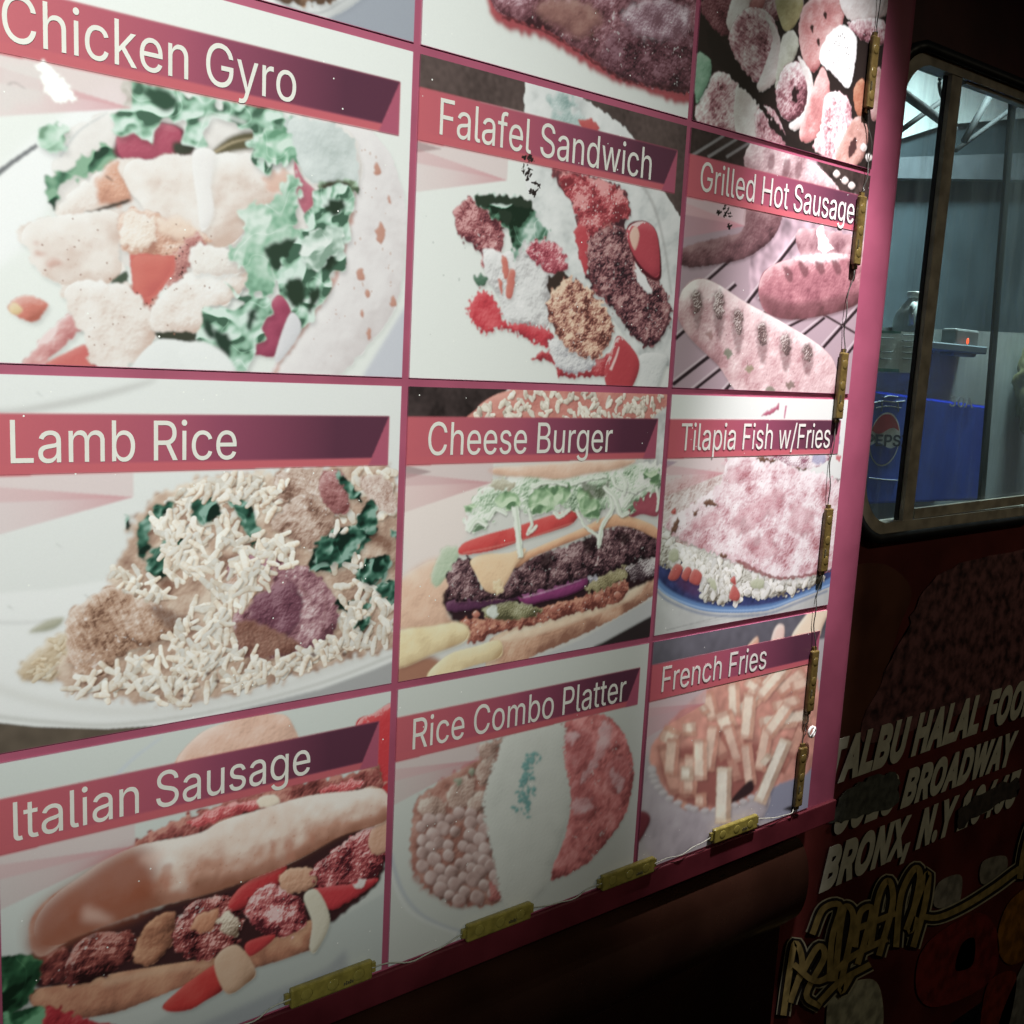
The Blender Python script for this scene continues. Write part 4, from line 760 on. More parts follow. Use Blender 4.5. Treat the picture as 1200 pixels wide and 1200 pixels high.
def fries():
    use(Crop(740, 700, 3.75, (162, 162, 154), .66), (1, 2)); bg((134, 130, 126))
    flat([(70, 180), (860, 20), (900, 20), (900, 170), (70, 310)], (70, 68, 74), soft=2, mot=.08, ms=(16, 64))
    FR = [(150, 92, 64), (166, 120, 88), (180, 164, 134)]
    blob([(500, 225), (545, 172), (556, 195), (540, 225)], FR, 8, .9, .3); blob([(612, 200), (624, 140), (646, 116), (668, 130), (660, 200)], [(150, 96, 80), (178, 150, 130), (190, 172, 158)], 10, .9, .3)
    blob([(700, 180), (765, 75), (800, 56), (862, 50), (835, 130), (810, 180)], [(150, 116, 84), (186, 162, 126), (196, 180, 150)], 14, .9, .3)
    flat([(60, 470), (330, 440), (320, 520), (120, 640), (60, 700)], (150, 132, 128), soft=6)
    flat([(590, 860), (800, 740), (800, 960), (560, 960)], (104, 108, 122), True, 6)
    # paper cup
    blob([(62, 760), (110, 830), (200, 912), (330, 948), (470, 922), (600, 860), (590, 940), (500, 1040), (330, 1075), (200, 1130), (120, 1160), (50, 1060)], [(96, 90, 92), (134, 126, 126), (148, 144, 140)], 30, .7, .6, mot=.06, shadow=.2)
    flat([(90, 640), (330, 400), (580, 340), (800, 290), (800, 720), (640, 820), (460, 912), (320, 934), (190, 896), (110, 780)], (166, 104, 80), True, 4, 2, mot=.12, ms=(16, 32))
    flat([(120, 700), (200, 660), (560, 640), (560, 830), (440, 905), (300, 920), (180, 880)], (126, 62, 48), True, 10, 2)
    def C(a, b, r, c): stick(a, b, r * 1.02, c[2], c[1], c[0])
    F2 = [(150, 92, 62), (160, 104, 76), (176, 146, 116)]
    OR = [(120, 62, 44), (140, 78, 56), (164, 112, 84)]
    for a, b, r, c in (((330, 420), (360, 540), 28, F2), ((150, 640), (210, 860), 42, OR), ((230, 700), (240, 880), 34, OR), ((640, 420), (760, 330), 30, F2), ((560, 350), (520, 440), 26, F2), ((700, 400), (780, 370), 26, F2),
                       ((650, 330), (470, 510), 30, FR), ((445, 372), (450, 520), 24, FR), ((500, 360), (560, 400), 24, FR), ((680, 300), (560, 440), 26, FR), ((560, 560), (780, 520), 34, FR), ((620, 490), (740, 450), 30, F2),
                       ((400, 500), (440, 620), 40, FR), ((470, 560), (480, 680), 30, OR), ((360, 600), (420, 700), 40, OR), ((300, 500), (330, 480), 22, FR), ((130, 590), (200, 620), 36, FR), ((220, 580), (280, 575), 28, FR), ((700, 620), (640, 760), 28, OR), ((760, 560), (700, 700), 30, OR),
                       ((440, 690), (470, 800), 32, OR), ((500, 680), (520, 800), 26, OR), ((260, 690), (250, 860), 30, F2), ((290, 690), (370, 652), 26, FR), ((560, 660), (610, 700), 28, FR), ((300, 860), (302, 920), 26, F2), ((190, 880), (250, 920), 18, OR)):
        C(a, b, r, c)
    for a, b, r, c in (((520, 420), (500, 620), 28, FR), ((360, 560), (330, 760), 28, F2), ((600, 560), (560, 760), 26, F2), ((180, 620), (170, 780), 28, F2), ((690, 470), (600, 600), 28, FR), ((420, 560), (470, 720), 26, F2), ((300, 620), (300, 800), 30, FR), ((500, 640), (520, 820), 24, F2)): C(a, b, r, c)
    flat([(420, 640), (490, 640), (500, 780), (410, 760)], (128, 62, 48), True, 14, alpha=.3)
    flat([(440, 880), (520, 800), (530, 850), (450, 900)], (44, 26, 26), True, 4)
    # ruffled rim
    for t in np.linspace(0, 1, 17):
        p = curve([(84, 750), (104, 820), (180, 892), (320, 936), (450, 912), (560, 860)], 6); q = p[int(t * (len(p) - 1))]
        blob([(q[0] - 20, q[1]), (q[0], q[1] - 13), (q[0] + 20, q[1] - 4), (q[0] + 4, q[1] + 16)], [(110, 104, 100), (148, 144, 138), (160, 158, 150)], 6, 1, .5, shadow=.15)
    PL = [(160, 140, 108), (150, 122, 92), (180, 172, 146)]
    C((405, 745), (398, 990), 33, PL); C((675, 625), (560, 900), 27, PL); C((575, 700), (600, 720), 26, PL); C((240, 740), (240, 800), 26, PL)
    blob([(10, 960), (40, 936), (72, 950), (78, 985), (40, 1060), (10, 1090)], [(50, 10, 16), (96, 26, 36), (120, 54, 60)], 9, .9, .3)
    flat([(660, 930), (700, 912), (706, 940)], (30, 26, 28))

def steak():
    use(Crop(460, 0, 2.608, (200, 207, 198)), (0, -1)); bg((196, 204, 194))
    flat([(60, -700), (940, -400), (940, -120), (60, -350)], (92, 74, 64), soft=4, mot=.1)
    blob([(280, -40), (320, 70), (460, 122), (560, 180), (640, 232), (740, 268), (930, 300), (960, -20), (960, -300), (700, -420), (420, -330), (290, -180)], [(120, 40, 48), (158, 70, 74), (180, 110, 108)], 14, .6, .8, soft=5, shadow=.12, rag=3)
    blob([(290, -20), (335, 45), (460, 90), (560, 148), (640, 202), (740, 250), (930, 268), (960, 0), (960, -280), (700, -400), (430, -310), (300, -170)], [(56, 30, 34), (104, 62, 68), (140, 96, 102), (178, 150, 154)], 34, 1.1, 2.2, (2, 4, 8, 16), .12, rag=3, shadow=.2, tx='meat')
    blob([(640, 140), (720, 80), (930, 90), (930, 262), (740, 246), (640, 200)], [(40, 22, 28), (92, 52, 60), (130, 92, 100)], 14, 1, 2.4, (2, 4, 8), .16, rag=6, soft=5, shadow=0, tx='meat')
    blob([(700, 40), (800, 0), (900, 30), (880, 110), (760, 110)], [(110, 76, 84), (150, 120, 128), (196, 184, 186)], 14, .8, 2.4, (2, 4), .2, rag=6, soft=6, shadow=0)
    blob([(430, 20), (560, 0), (640, 60), (560, 110)], [(100, 62, 60), (136, 96, 86), (160, 126, 112)], 14, .8, 1.2, (4, 8), .12, rag=4, soft=8, shadow=0)
    speck([(640, 100), (920, 40), (920, 250), (740, 240)], 50, (190, 170, 172), (.5, 1.3), .4)
    stroke(curve([(330, 50), (460, 95), (560, 152), (640, 206), (740, 254), (920, 270)]), (60, 24, 28), 8, 6, 2, .8, 2)

def plate_dish():
    use(Crop(0, 0, 2.4, (222, 225, 220)), (-1, -1)); bg((222, 226, 220))
    flat([(900, 60), (1200, -200), (1200, 160)], (150, 156, 166), soft=10)
    blob([(640, -420), (1100, -420), (1150, -150), (1010, 0), (900, 52), (800, 25), (740, -20), (560, -200)], [(170, 172, 172), (206, 208, 206), (226, 228, 226)], 24, .9, .3, soft=2, shadow=.1)
    stroke(curve([(760, -10), (830, 26), (900, 36), (985, -10)]), (160, 162, 164), 7, 5, 2, .7)
    blob([(640, -300), (1000, -300), (1020, -120), (950, -10), (880, 14), (800, 4), (740, -40)], [(90, 66, 48), (140, 106, 80), (176, 148, 118)], 24, 1, 2.4, (4, 8, 16), .16, rag=4, shadow=.2)

for f, r in ((plate_dish, 0), (steak, 0), (kebab, 0), (chicken_gyro, 0), (falafel, 0), (hot_sausage, 0), (lamb_rice, 0), (burger, 0), (tilapia, 0), (italian, 0), (combo, 1), (fries, 3)): f(); soften(r)

# ribbons under the title banners, then the banners themselves (flat red to plum print, slanted dark end)
def banner(i, j, full=True):
    use(Crop(0, 0, 1, (228, 230, 224)), (i, j))
    def R(l): return np.array([((i * CW + u * CW - BX0) * S, (j + v - BV0) * S) for u, v in l])
    def put(l, c, a=1.0, soft=1, grad=None):
        m, sl = raster(R(l), 4)
        if m is None: return
        m = blur(m, soft) * a
        if grad is not None:
            u = ((np.arange(sl[1].start, sl[1].stop) / S + BX0) / CW - i)
            m = m * np.interp(u, *grad)[None, :]
        comp(sl, m.astype(np.float32), K.col(c))
    put([(0, .26), (.30, .264), (.30, .331), (0, .331)], (216, 186, 184), .62)
    put([(0, .288), (.30, .331), (0, .42)], (206, 128, 136), .9, 1, ([0, .12, .30], [.30, .42, .85]))
    put([(0, .108), (.953, .108), (.953, .262), (0, .266)], (198, 88, 98), 1)
    put([(0, .108), (.953, .108), (.905, .237), (0, .237)], (158, 70, 98), 1, 1, ([0, .2, .5], [0, .35, 1]))
    put([(0, .108), (.953, .108), (.905, .237), (0, .237)], (92, 46, 66), 1, 1, ([.40, .80], [0, 1]))
    put([(.905, .237), (.953, .108), (.953, .262), (.895, .262)], (172, 78, 106), .9)
for j in (0, 1, 2):
    for i in (-1, 0, 1): banner(i, j)
# wear on top of the print
use(Crop(460, 0, 2.608, (202, 209, 200)), (0, 0))
# scorched vinyl under the l
for _ in range(26):
    x, y = rng.uniform(392, 420), rng.uniform(468, 540)
    if rng.random() < .3: x, y = rng.uniform(410, 446), rng.uniform(545, 592)
    flat([(x, y), (x + rng.uniform(3, 12), y + rng.uniform(-3, 3)), (x + rng.uniform(2, 9), y + rng.uniform(4, 14)), (x - 2, y + rng.uniform(5, 12))], (32, 26, 24), soft=0, rag=2, rs=4)
use(Crop(760, 0, 2.553, (236, 228, 234)), (1, 0))
# worn through to white / scorched black
flat([(500, 690), (515, 668), (530, 712), (552, 744), (520, 756), (506, 740)], (255, 255, 255), False, 1, 2)
for _ in range(16):
    x, y = rng.uniform(196, 248), rng.uniform(600, 680)
    if abs((y - 600) - (x - 196) * 1.3) > 26: continue
    flat([(x, y), (x + rng.uniform(4, 14), y + rng.uniform(-4, 4)), (x + rng.uniform(2, 12), y + rng.uniform(6, 18)), (x - 3, y + rng.uniform(5, 12))], (28, 22, 22), soft=0, rag=2, rs=4)
# torn white patch of the first picture
use(Crop(0, 0, 2.4, (228, 230, 224)), (-1, 0))
flat([(0, 175), (60, 180), (110, 200), (120, 270), (40, 300), (0, 300)], (214, 208, 202), True, 6, 3, alpha=.6)
flat([(98, 178), (128, 172), (160, 205), (190, 238), (214, 278), (160, 290), (130, 262), (118, 228)], (255, 255, 255), False, 1, 2, 4)
stroke(curve([(20, 240), (40, 232), (70, 250)]), (120, 116, 112), 3, 1.5, 1, .7)
img[:] = np.clip(img * (1 + 0.012 * rng.normal(size=(H, W, 1))), 0.004, 0.9)
def to_srgb(a): return np.where(a <= 0.0031308, a * 12.92, 1.055 * np.power(np.maximum(a, 1e-6), 1 / 2.4) - 0.055)
# ---------------------------------------------------------------- helpers
def P(x, v, d=0.0): return Vector((x * U, d * U, Z0 - v * U))              # board units (right, down, into the truck) -> metres
def at(px, py, d=0.0):
    x, v = on_plane(px, py, d); return P(x, v, d)
def tag(o, label=None, cat=None, group=None, kind=None):
    for k, v in (("label", label), ("category", cat), ("group", group), ("kind", kind)):
        if v: o[k] = v
    return o
def empty(name, loc, label, cat, group=None):
    o = bpy.data.objects.new(name, None); col.objects.link(o); o.location = loc; o.empty_display_size = .05
    return tag(o, label, cat, group)
def world_of(o):
    basis = Matrix.LocRotScale(o.location, o.rotation_euler, o.scale)
    return world_of(o.parent) @ o.matrix_parent_inverse @ basis if o.parent else basis
def mobj(name, me, mat, parent=None):
    o = bpy.data.objects.new(name, me); col.objects.link(o)
    if mat: me.materials.clear(); me.materials.append(mat)
    if parent is not None:
        o.parent = parent; M = world_of(parent)
        o.matrix_parent_inverse = M.inverted()
    return o
def from_bm(name, bm, mat, parent=None, smooth=False):
    me = bpy.data.meshes.new(name); bmesh.ops.recalc_face_normals(bm, faces=bm.faces); bm.to_mesh(me); bm.free()
    if smooth:
        for p in me.polygons: p.use_smooth = True
    return mobj(name, me, mat, parent)
def add_box(bm, c, s, M=None, bevel=0, seg=2):
    r = bmesh.ops.create_cube(bm, size=1.0); vs = r['verts']
    for v in vs: v.co = Vector((v.co.x * s[0], v.co.y * s[1], v.co.z * s[2]))
    if bevel:
        es = list({e for v in vs for e in v.link_edges})
        b = bmesh.ops.bevel(bm, geom=es, offset=bevel, segments=seg, affect='EDGES', profile=.5)
        vs = list({v for f in b['faces'] for v in f.verts} | {v for v in vs if v.is_valid})
        grow = set(vs)
        for v in vs:
            for f in v.link_faces: grow |= set(f.verts)
        vs = list(grow)
    for v in vs: v.co = (M @ v.co if M else v.co) + Vector(c)
    return vs
def add_prism(bm, pts, dvec):
    """solid from a planar outline, pushed along dvec"""
    a = [bm.verts.new(p) for p in pts]; b = [bm.verts.new(Vector(p) + dvec) for p in pts]; n = len(a)
    bm.faces.new(a); bm.faces.new(b[::-1])
    for i in range(n): bm.faces.new((a[i], b[i], b[(i + 1) % n], a[(i + 1) % n]))
def add_ring(bm, outer, inner, dvec):
    n = len(outer); A = [bm.verts.new(p) for p in outer]; B = [bm.verts.new(p) for p in inner]
    C = [bm.verts.new(Vector(p) + dvec) for p in outer]; D = [bm.verts.new(Vector(p) + dvec) for p in inner]
    for i in range(n):
        j = (i + 1) % n
        for q in ((A[i], A[j], B[j], B[i]), (C[j], C[i], D[i], D[j]), (A[j], A[i], C[i], C[j]), (B[i], B[j], D[j], D[i])): bm.faces.new(q)
def add_tube(bm, path, r, seg=10, closed=False):
    path = [Vector(p) for p in path]; rings = []; n = len(path)
    up = Vector((0.13, .21, 0.97))
    for i, p in enumerate(path):
        a = path[(i - 1) % n] if (closed or i) else p; b = path[(i + 1) % n] if (closed or i < n - 1) else p
        t = (b - a).normalized(); s = t.cross(up)
        if s.length < .1: s = t.cross(Vector((1, 0, 0)))
        s.normalize(); u2 = s.cross(t); rr = r[i] if hasattr(r, '__len__') else r
        rings.append([bm.verts.new(p + (s * math.cos(k / seg * math.tau) + u2 * math.sin(k / seg * math.tau)) * rr) for k in range(seg)])
    for i in range(n if closed else n - 1):
        A, B = rings[i], rings[(i + 1) % n]
        for k in range(seg): bm.faces.new((A[k], A[(k + 1) % seg], B[(k + 1) % seg], B[k]))
    if not closed: bm.faces.new(rings[0][::-1]); bm.faces.new(rings[-1])
def add_lathe(bm, base, prof, seg=24, sq=1.0):
    rings = [[bm.verts.new(Vector(base) + Vector((r * math.cos(k / seg * math.tau), r * sq * math.sin(k / seg * math.tau), z))) for k in range(seg)] for r, z in prof]
    for A, B in zip(rings, rings[1:]):
        for k in range(seg): bm.faces.new((A[k], A[(k + 1) % seg], B[(k + 1) % seg], B[k]))
    bm.faces.new(rings[0][::-1]); bm.faces.new(rings[-1])

# ---------------------------------------------------------------- materials
def mat(name, base, rough=.5, metal=0, bump=0, bs=60, mot=0, ms=12, coat=0, trans=0, emit=None, es=0, alpha=1, dirt=None):
    m = bpy.data.materials.new(name); m.use_nodes = True; nt = m.node_tree; b = nt.nodes["Principled BSDF"]
    b.inputs["Base Color"].default_value = (*base, 1); b.inputs["Roughness"].default_value = rough; b.inputs["Metallic"].default_value = metal
    b.inputs["Coat Weight"].default_value = coat; b.inputs["Transmission Weight"].default_value = trans
    if emit: b.inputs["Emission Color"].default_value = (*emit, 1); b.inputs["Emission Strength"].default_value = es
    if mot or bump or dirt:
        tc = nt.nodes.new("ShaderNodeTexCoord"); n1 = nt.nodes.new("ShaderNodeTexNoise"); n1.inputs["Scale"].default_value = ms; n1.inputs["Detail"].default_value = 6
        nt.links.new(tc.outputs["Object"], n1.inputs["Vector"])
    if mot or dirt:
        r = nt.nodes.new("ShaderNodeValToRGB"); d = dirt or tuple(c * (1 - mot) for c in base)
        r.color_ramp.elements[0].position = .35; r.color_ramp.elements[1].position = .62
        r.color_ramp.elements[0].color = (*d, 1); r.color_ramp.elements[1].color = (*[min(1, c * (1 + mot * .6)) for c in base], 1)
        nt.links.new(n1.outputs["Fac"], r.inputs[0]); nt.links.new(r.outputs[0], b.inputs["Base Color"])
        mr = nt.nodes.new("ShaderNodeMapRange"); mr.inputs["To Min"].default_value = max(.02, rough - .12); mr.inputs["To Max"].default_value = min(1, rough + .15)
        nt.links.new(n1.outputs["Fac"], mr.inputs["Value"]); nt.links.new(mr.outputs[0], b.inputs["Roughness"])
    if bump:
        n2 = nt.nodes.new("ShaderNodeTexNoise"); n2.inputs["Scale"].default_value = bs; n2.inputs["Detail"].default_value = 4
        bp = nt.nodes.new("ShaderNodeBump"); bp.inputs["Strength"].default_value = bump; bp.inputs["Distance"].default_value = .002
        nt.links.new(tc.outputs["Object"], n2.inputs["Vector"]); nt.links.new(n2.outputs["Fac"], bp.inputs["Height"]); nt.links.new(bp.outputs[0], b.inputs["Normal"])
    return m

tex = bpy.data.images.new("menu_print", W, H)
_px = np.ones((H, W, 4), np.float32); _px[..., :3] = to_srgb(img)[::-1]
tex.pixels.foreach_set(np.ascontiguousarray(_px).ravel()); tex.update(); tex.pack()

def print_mat():
    """printed vinyl: ink from the painted picture, satin surface, faint ripples, dust specks"""
    m = mat("printed_vinyl", (.8, .8, .8), .42, bump=.05, bs=25); nt = m.node_tree; b = nt.nodes["Principled BSDF"]
    t = nt.nodes.new("ShaderNodeTexImage"); t.image = tex; t.interpolation = 'Cubic'; uv = nt.nodes.new("ShaderNodeUVMap"); uv.uv_map = "print"
    nt.links.new(uv.outputs[0], t.inputs[0])
    tc = nt.nodes.new("ShaderNodeTexCoord"); vo = nt.nodes.new("ShaderNodeTexVoronoi"); vo.inputs["Scale"].default_value = 130
    nt.links.new(tc.outputs["Object"], vo.inputs["Vector"])
    lt = nt.nodes.new("ShaderNodeMath"); lt.operation = 'LESS_THAN'; lt.inputs[1].default_value = .085; nt.links.new(vo.outputs["Distance"], lt.inputs[0])
    no = nt.nodes.new("ShaderNodeTexNoise"); no.inputs["Scale"].default_value = 7; nt.links.new(tc.outputs["Object"], no.inputs["Vector"])
    gt = nt.nodes.new("ShaderNodeMath"); gt.operation = 'GREATER_THAN'; gt.inputs[1].default_value = .50; nt.links.new(no.outputs["Fac"], gt.inputs[0])
    sep = nt.nodes.new("ShaderNodeSeparateXYZ"); nt.links.new(vo.outputs["Color"], sep.inputs[0])
    g2 = nt.nodes.new("ShaderNodeMath"); g2.operation = 'GREATER_THAN'; g2.inputs[1].default_value = .72; nt.links.new(sep.outputs[0], g2.inputs[0])
    mu = nt.nodes.new("ShaderNodeMath"); mu.operation = 'MULTIPLY'; nt.links.new(lt.outputs[0], mu.inputs[0]); nt.links.new(gt.outputs[0], mu.inputs[1])
    m2 = nt.nodes.new("ShaderNodeMath"); m2.operation = 'MULTIPLY'; nt.links.new(mu.outputs[0], m2.inputs[0]); nt.links.new(g2.outputs[0], m2.inputs[1])
    mx = nt.nodes.new("ShaderNodeMixRGB"); mx.inputs[2].default_value = (.78, .78, .76, 1); nt.links.new(m2.outputs[0], mx.inputs[0]); nt.links.new(t.outputs[0], mx.inputs[1])
    nt.links.new(mx.outputs[0], b.inputs["Base Color"])
    b.inputs["Specular IOR Level"].default_value = .35
    return m
M_print = print_mat()
M_rose = mat("rose_paint", (.34, .078, .136), .45, bump=.06, bs=40, mot=.16, ms=11)
M_letter = mat("white_lettering", (.68, .66, .62), .5, mot=.04, ms=40)
M_led = mat("yellowed_resin", (.20, .165, .036), .32, bump=.12, bs=300, mot=.25, ms=120, coat=.3)
M_lens = mat("resin_lens", (.22, .185, .044), .15, mot=.1, ms=200, coat=.6)
M_led_b = mat("browned_resin", (.115, .078, .022), .35, bump=.12, bs=300, mot=.3, ms=120, coat=.2)
M_lens_b = mat("browned_lens", (.13, .092, .028), .2, mot=.1, ms=200, coat=.4)
M_wire_d = mat("dark_cable_jacket", (.07, .07, .06), .5, mot=.15, ms=200)
M_sticker = mat("module_print", (.07, .06, .03), .6, mot=.3, ms=300)
M_wire = mat("cable_jacket", (.30, .30, .25), .5, mot=.15, ms=200)
M_clear = mat("clear_plastic", (.75, .75, .72), .2, mot=.05, ms=100)
M_red = mat("dark_red_wrap", (.080, .013, .011), .42, bump=.05, bs=30, mot=.35, ms=9)
M_brown = mat("brown_wrap", (.075, .026, .014), .42, mot=.3, ms=12)
M_rail = mat("glossy_maroon_rail", (.026, .010, .006), .25, bump=.02, bs=14, mot=.3, ms=9)
M_skirt = mat("dark_skirt_panel", (.028, .008, .008), .5, bump=.1, bs=20, mot=.4, ms=6)
M_alu = mat("weathered_aluminium", (.34, .31, .25), .45, metal=.2, bump=.06, bs=90, mot=.3, ms=40)
M_seal = mat("black_rubber", (.012, .012, .014), .38, bump=.06, bs=80, mot=.2, ms=50)
M_white = mat("faded_letter_vinyl", (.43, .43, .35), .5, mot=.12, ms=60)
M_smear = mat("grey_paint_smear", (.050, .055, .045), .7, mot=.5, ms=80, bump=.2, bs=200)
M_gold = mat("gold_print", (.24, .18, .065), .45, mot=.3, ms=60)
M_ink = mat("black_print", (.012, .009, .008), .45, mot=.3, ms=60)
M_cream = mat("cream_print", (.34, .32, .22), .5, mot=.2, ms=60)

# ---------------------------------------------------------------- street and truck shell
def plane(name, x0, x1, y0, y1, z, m, kind="structure"):
    bm = bmesh.new(); vs = [bm.verts.new(p) for p in ((x0, y0, z), (x1, y0, z), (x1, y1, z), (x0, y1, z))]; bm.faces.new(vs)
    return tag(from_bm(name, bm, m), kind=kind)
plane("road", -300, 300, -300, 300, 0, mat("asphalt", (.05, .05, .052), .85, bump=.5, bs=90, mot=.3, ms=2))

truck = empty("food_truck", P(2.0, 0, 1) * 1.0, "dark red food truck body with sliding cab window and white street address", "food truck")
truck.location.z = 0
def quad(bm, a, b, c, d): bm.faces.new([bm.verts.new(p) for p in (a, b, c, d)])
DW = 0.22                                     # the cab wall stands this far behind the menu panel (board units)
def wloop(px, inset, rad, d, n=7):
    """rounded four-cornered outline lying on the cab wall"""
    q = [np.array(on_plane(*p, d)) for p in px]; c = sum(q) / 4; L = []
    for a, b in zip(q, q[1:] + q[:1]):
        t = (b - a) / np.linalg.norm(b - a); nrm = np.array([-t[1], t[0]])
        if nrm @ (c - a) < 0: nrm = -nrm
        L.append((a + nrm * inset, t))
    out = []
    for k in range(4):
        (p1, t1), (p2, t2) = L[k - 1], L[k]
        s = np.linalg.solve(np.stack([t1, -t2], 1), p2 - p1); v = p1 + t1 * s[0]
        ang = math.acos(np.clip(-t1 @ t2, -1, 1)); ln = rad / math.tan(ang / 2)
        a, b = v - t1 * ln, v + t2 * ln
        for u in np.linspace(0, 1, n):
            w = (1 - u) ** 2 * a + 2 * u * (1 - u) * (v * .62 + (a + b) * .19) + u * u * b; out.append(w)
    return [P(w[0], w[1], d) for w in out]
WQ = [(1050, 31), (1312, 138), (1228, 610), (994, 643)]
hole = wloop(WQ, .03, .26, DW)
# cab wall: sheet with the window opening, with a return to the truck inside
bm = bmesh.new()
x0, x1, v0, v1 = 2.45, 13.0, -3.2, 5.2
outer = []
cx, cv = on_plane(1140, 330, DW)
for p in hole:
    x, v = p.x / U, (Z0 - p.z) / U; dx, dv = x - cx, v - cv
    t = min(((x1 if dx > 0 else x0) - cx) / dx if abs(dx) > 1e-6 else 1e9, ((v1 if dv > 0 else v0) - cv) / dv if abs(dv) > 1e-6 else 1e9)
    outer.append(P(cx + dx * t, cv + dv * t, DW))
for cxy in ((x0, v0), (x1, v0), (x1, v1), (x0, v1)):          # snap the nearest outline point to each corner
    c = P(*cxy, DW); k = min(range(len(outer)), key=lambda i: (outer[i] - c).length); outer[k] = c
add_ring(bm, outer, hole, Vector((0, .03, 0)))
wall = from_bm("cab_wall", bm, M_red, truck)
bm = bmesh.new(); add_ring(bm, wloop(WQ, 0, .28, DW - .045), wloop(WQ, .048, .25, DW - .045), Vector((0, .012, 0)))
seal_bm = bm
frame_bm = bmesh.new(); add_ring(frame_bm, wloop(WQ, .050, .25, DW - .02), wloop(WQ, .112, .21, DW - .02), Vector((0, .022, 0)))
window = from_bm("cab_window", frame_bm, M_alu, truck)
tag(window, "sliding cab window with rounded aluminium frame and scratched glass")
seal = from_bm("rubber_seal", seal_bm, M_seal, window, True)
def wbar(bm, p1, p2, w, d, t):
    a, b = at(*p1, d), at(*p2, d); s = (b - a).normalized().cross(Vector((0, 1, 0))) * (w / 2)
    add_prism(bm, [a - s, b - s, b + s, a + s], Vector((0, t, 0)))
bm = bmesh.new(); wbar(bm, (1124, 74), (1063, 616), .025, DW - .015, .006); from_bm("meeting_rail", bm, M_alu, window)
bm = bmesh.new(); wbar(bm, (1134, 86), (1300, 150), .026, DW - .004, .006); from_bm("sash_rail", bm, M_alu, window)
bm = bmesh.new(); wbar(bm, (1072, 602), (1215, 584), .014, DW - .004, .006); from_bm("sash_rail", bm, M_alu, window)
bm = bmesh.new(); wbar(bm, (1113, 74), (1052, 616), .007, DW + .012, .005); from_bm("sash_gasket", bm, M_seal, window)
bm = bmesh.new(); wbar(bm, (1190, 100), (1150, 605), .014, DW + .16, .005); from_bm("rear_sash_stile", bm, M_seal, window)
def glass_mat():
    m = bpy.data.materials.new("scratched_glass"); m.use_nodes = True; nt = m.node_tree; nt.nodes.clear()
    out = nt.nodes.new("ShaderNodeOutputMaterial"); tr = nt.nodes.new("ShaderNodeBsdfTransparent"); tr.inputs[0].default_value = (.80, .86, .84, 1)
    gl = nt.nodes.new("ShaderNodeBsdfGlossy"); gl.inputs["Roughness"].default_value = .06; d1 = nt.nodes.new("ShaderNodeBsdfDiffuse"); d1.inputs[0].default_value = (.35, .38, .36, 1); d2 = nt.nodes.new("ShaderNodeBsdfTranslucent"); d2.inputs[0].default_value = (.35, .39, .37, 1); df = nt.nodes.new("ShaderNodeMixShader"); nt.links.new(d1.outputs[0], df.inputs[1]); nt.links.new(d2.outputs[0], df.inputs[2])
    lw = nt.nodes.new("ShaderNodeLayerWeight"); pw = nt.nodes.new("ShaderNodeMath"); pw.operation = 'POWER'; pw.inputs[1].default_value = 5; nt.links.new(lw.outputs["Facing"], pw.inputs[0]); fr = nt.nodes.new("ShaderNodeMapRange"); fr.inputs["To Min"].default_value = .03; fr.inputs["To Max"].default_value = .9; nt.links.new(pw.outputs[0], fr.inputs["Value"])
    m1 = nt.nodes.new("ShaderNodeMixShader"); m2 = nt.nodes.new("ShaderNodeMixShader")
    tc = nt.nodes.new("ShaderNodeTexCoord"); mp = nt.nodes.new("ShaderNodeMapping"); mp.inputs["Scale"].default_value = (60, 60, 5); no = nt.nodes.new("ShaderNodeTexNoise"); no.inputs["Scale"].default_value = 1.6; no.inputs["Detail"].default_value = 6
    nt.links.new(tc.outputs["Object"], mp.inputs[0]); nt.links.new(mp.outputs[0], no.inputs["Vector"])
    mr = nt.nodes.new("ShaderNodeMapRange"); mr.inputs["From Min"].default_value = .45; mr.inputs["From Max"].default_value = .85; mr.inputs["To Min"].default_value = .07; mr.inputs["To Max"].default_value = .22
    nt.links.new(no.outputs["Fac"], mr.inputs["Value"])
    nt.links.new(fr.outputs[0], m1.inputs[0]); nt.links.new(tr.outputs[0], m1.inputs[1]); nt.links.new(gl.outputs[0], m1.inputs[2])
    nt.links.new(mr.outputs[0], m2.inputs[0]); nt.links.new(m1.outputs[0], m2.inputs[1]); nt.links.new(df.outputs[0], m2.inputs[2]); nt.links.new(m2.outputs[0], out.inputs[0])
    return m
M_glass = glass_mat()
bm = bmesh.new(); add_prism(bm, wloop(WQ, .106, .2, DW + .045), Vector((0, .004, 0))); from_bm("glass", bm, M_glass, window)

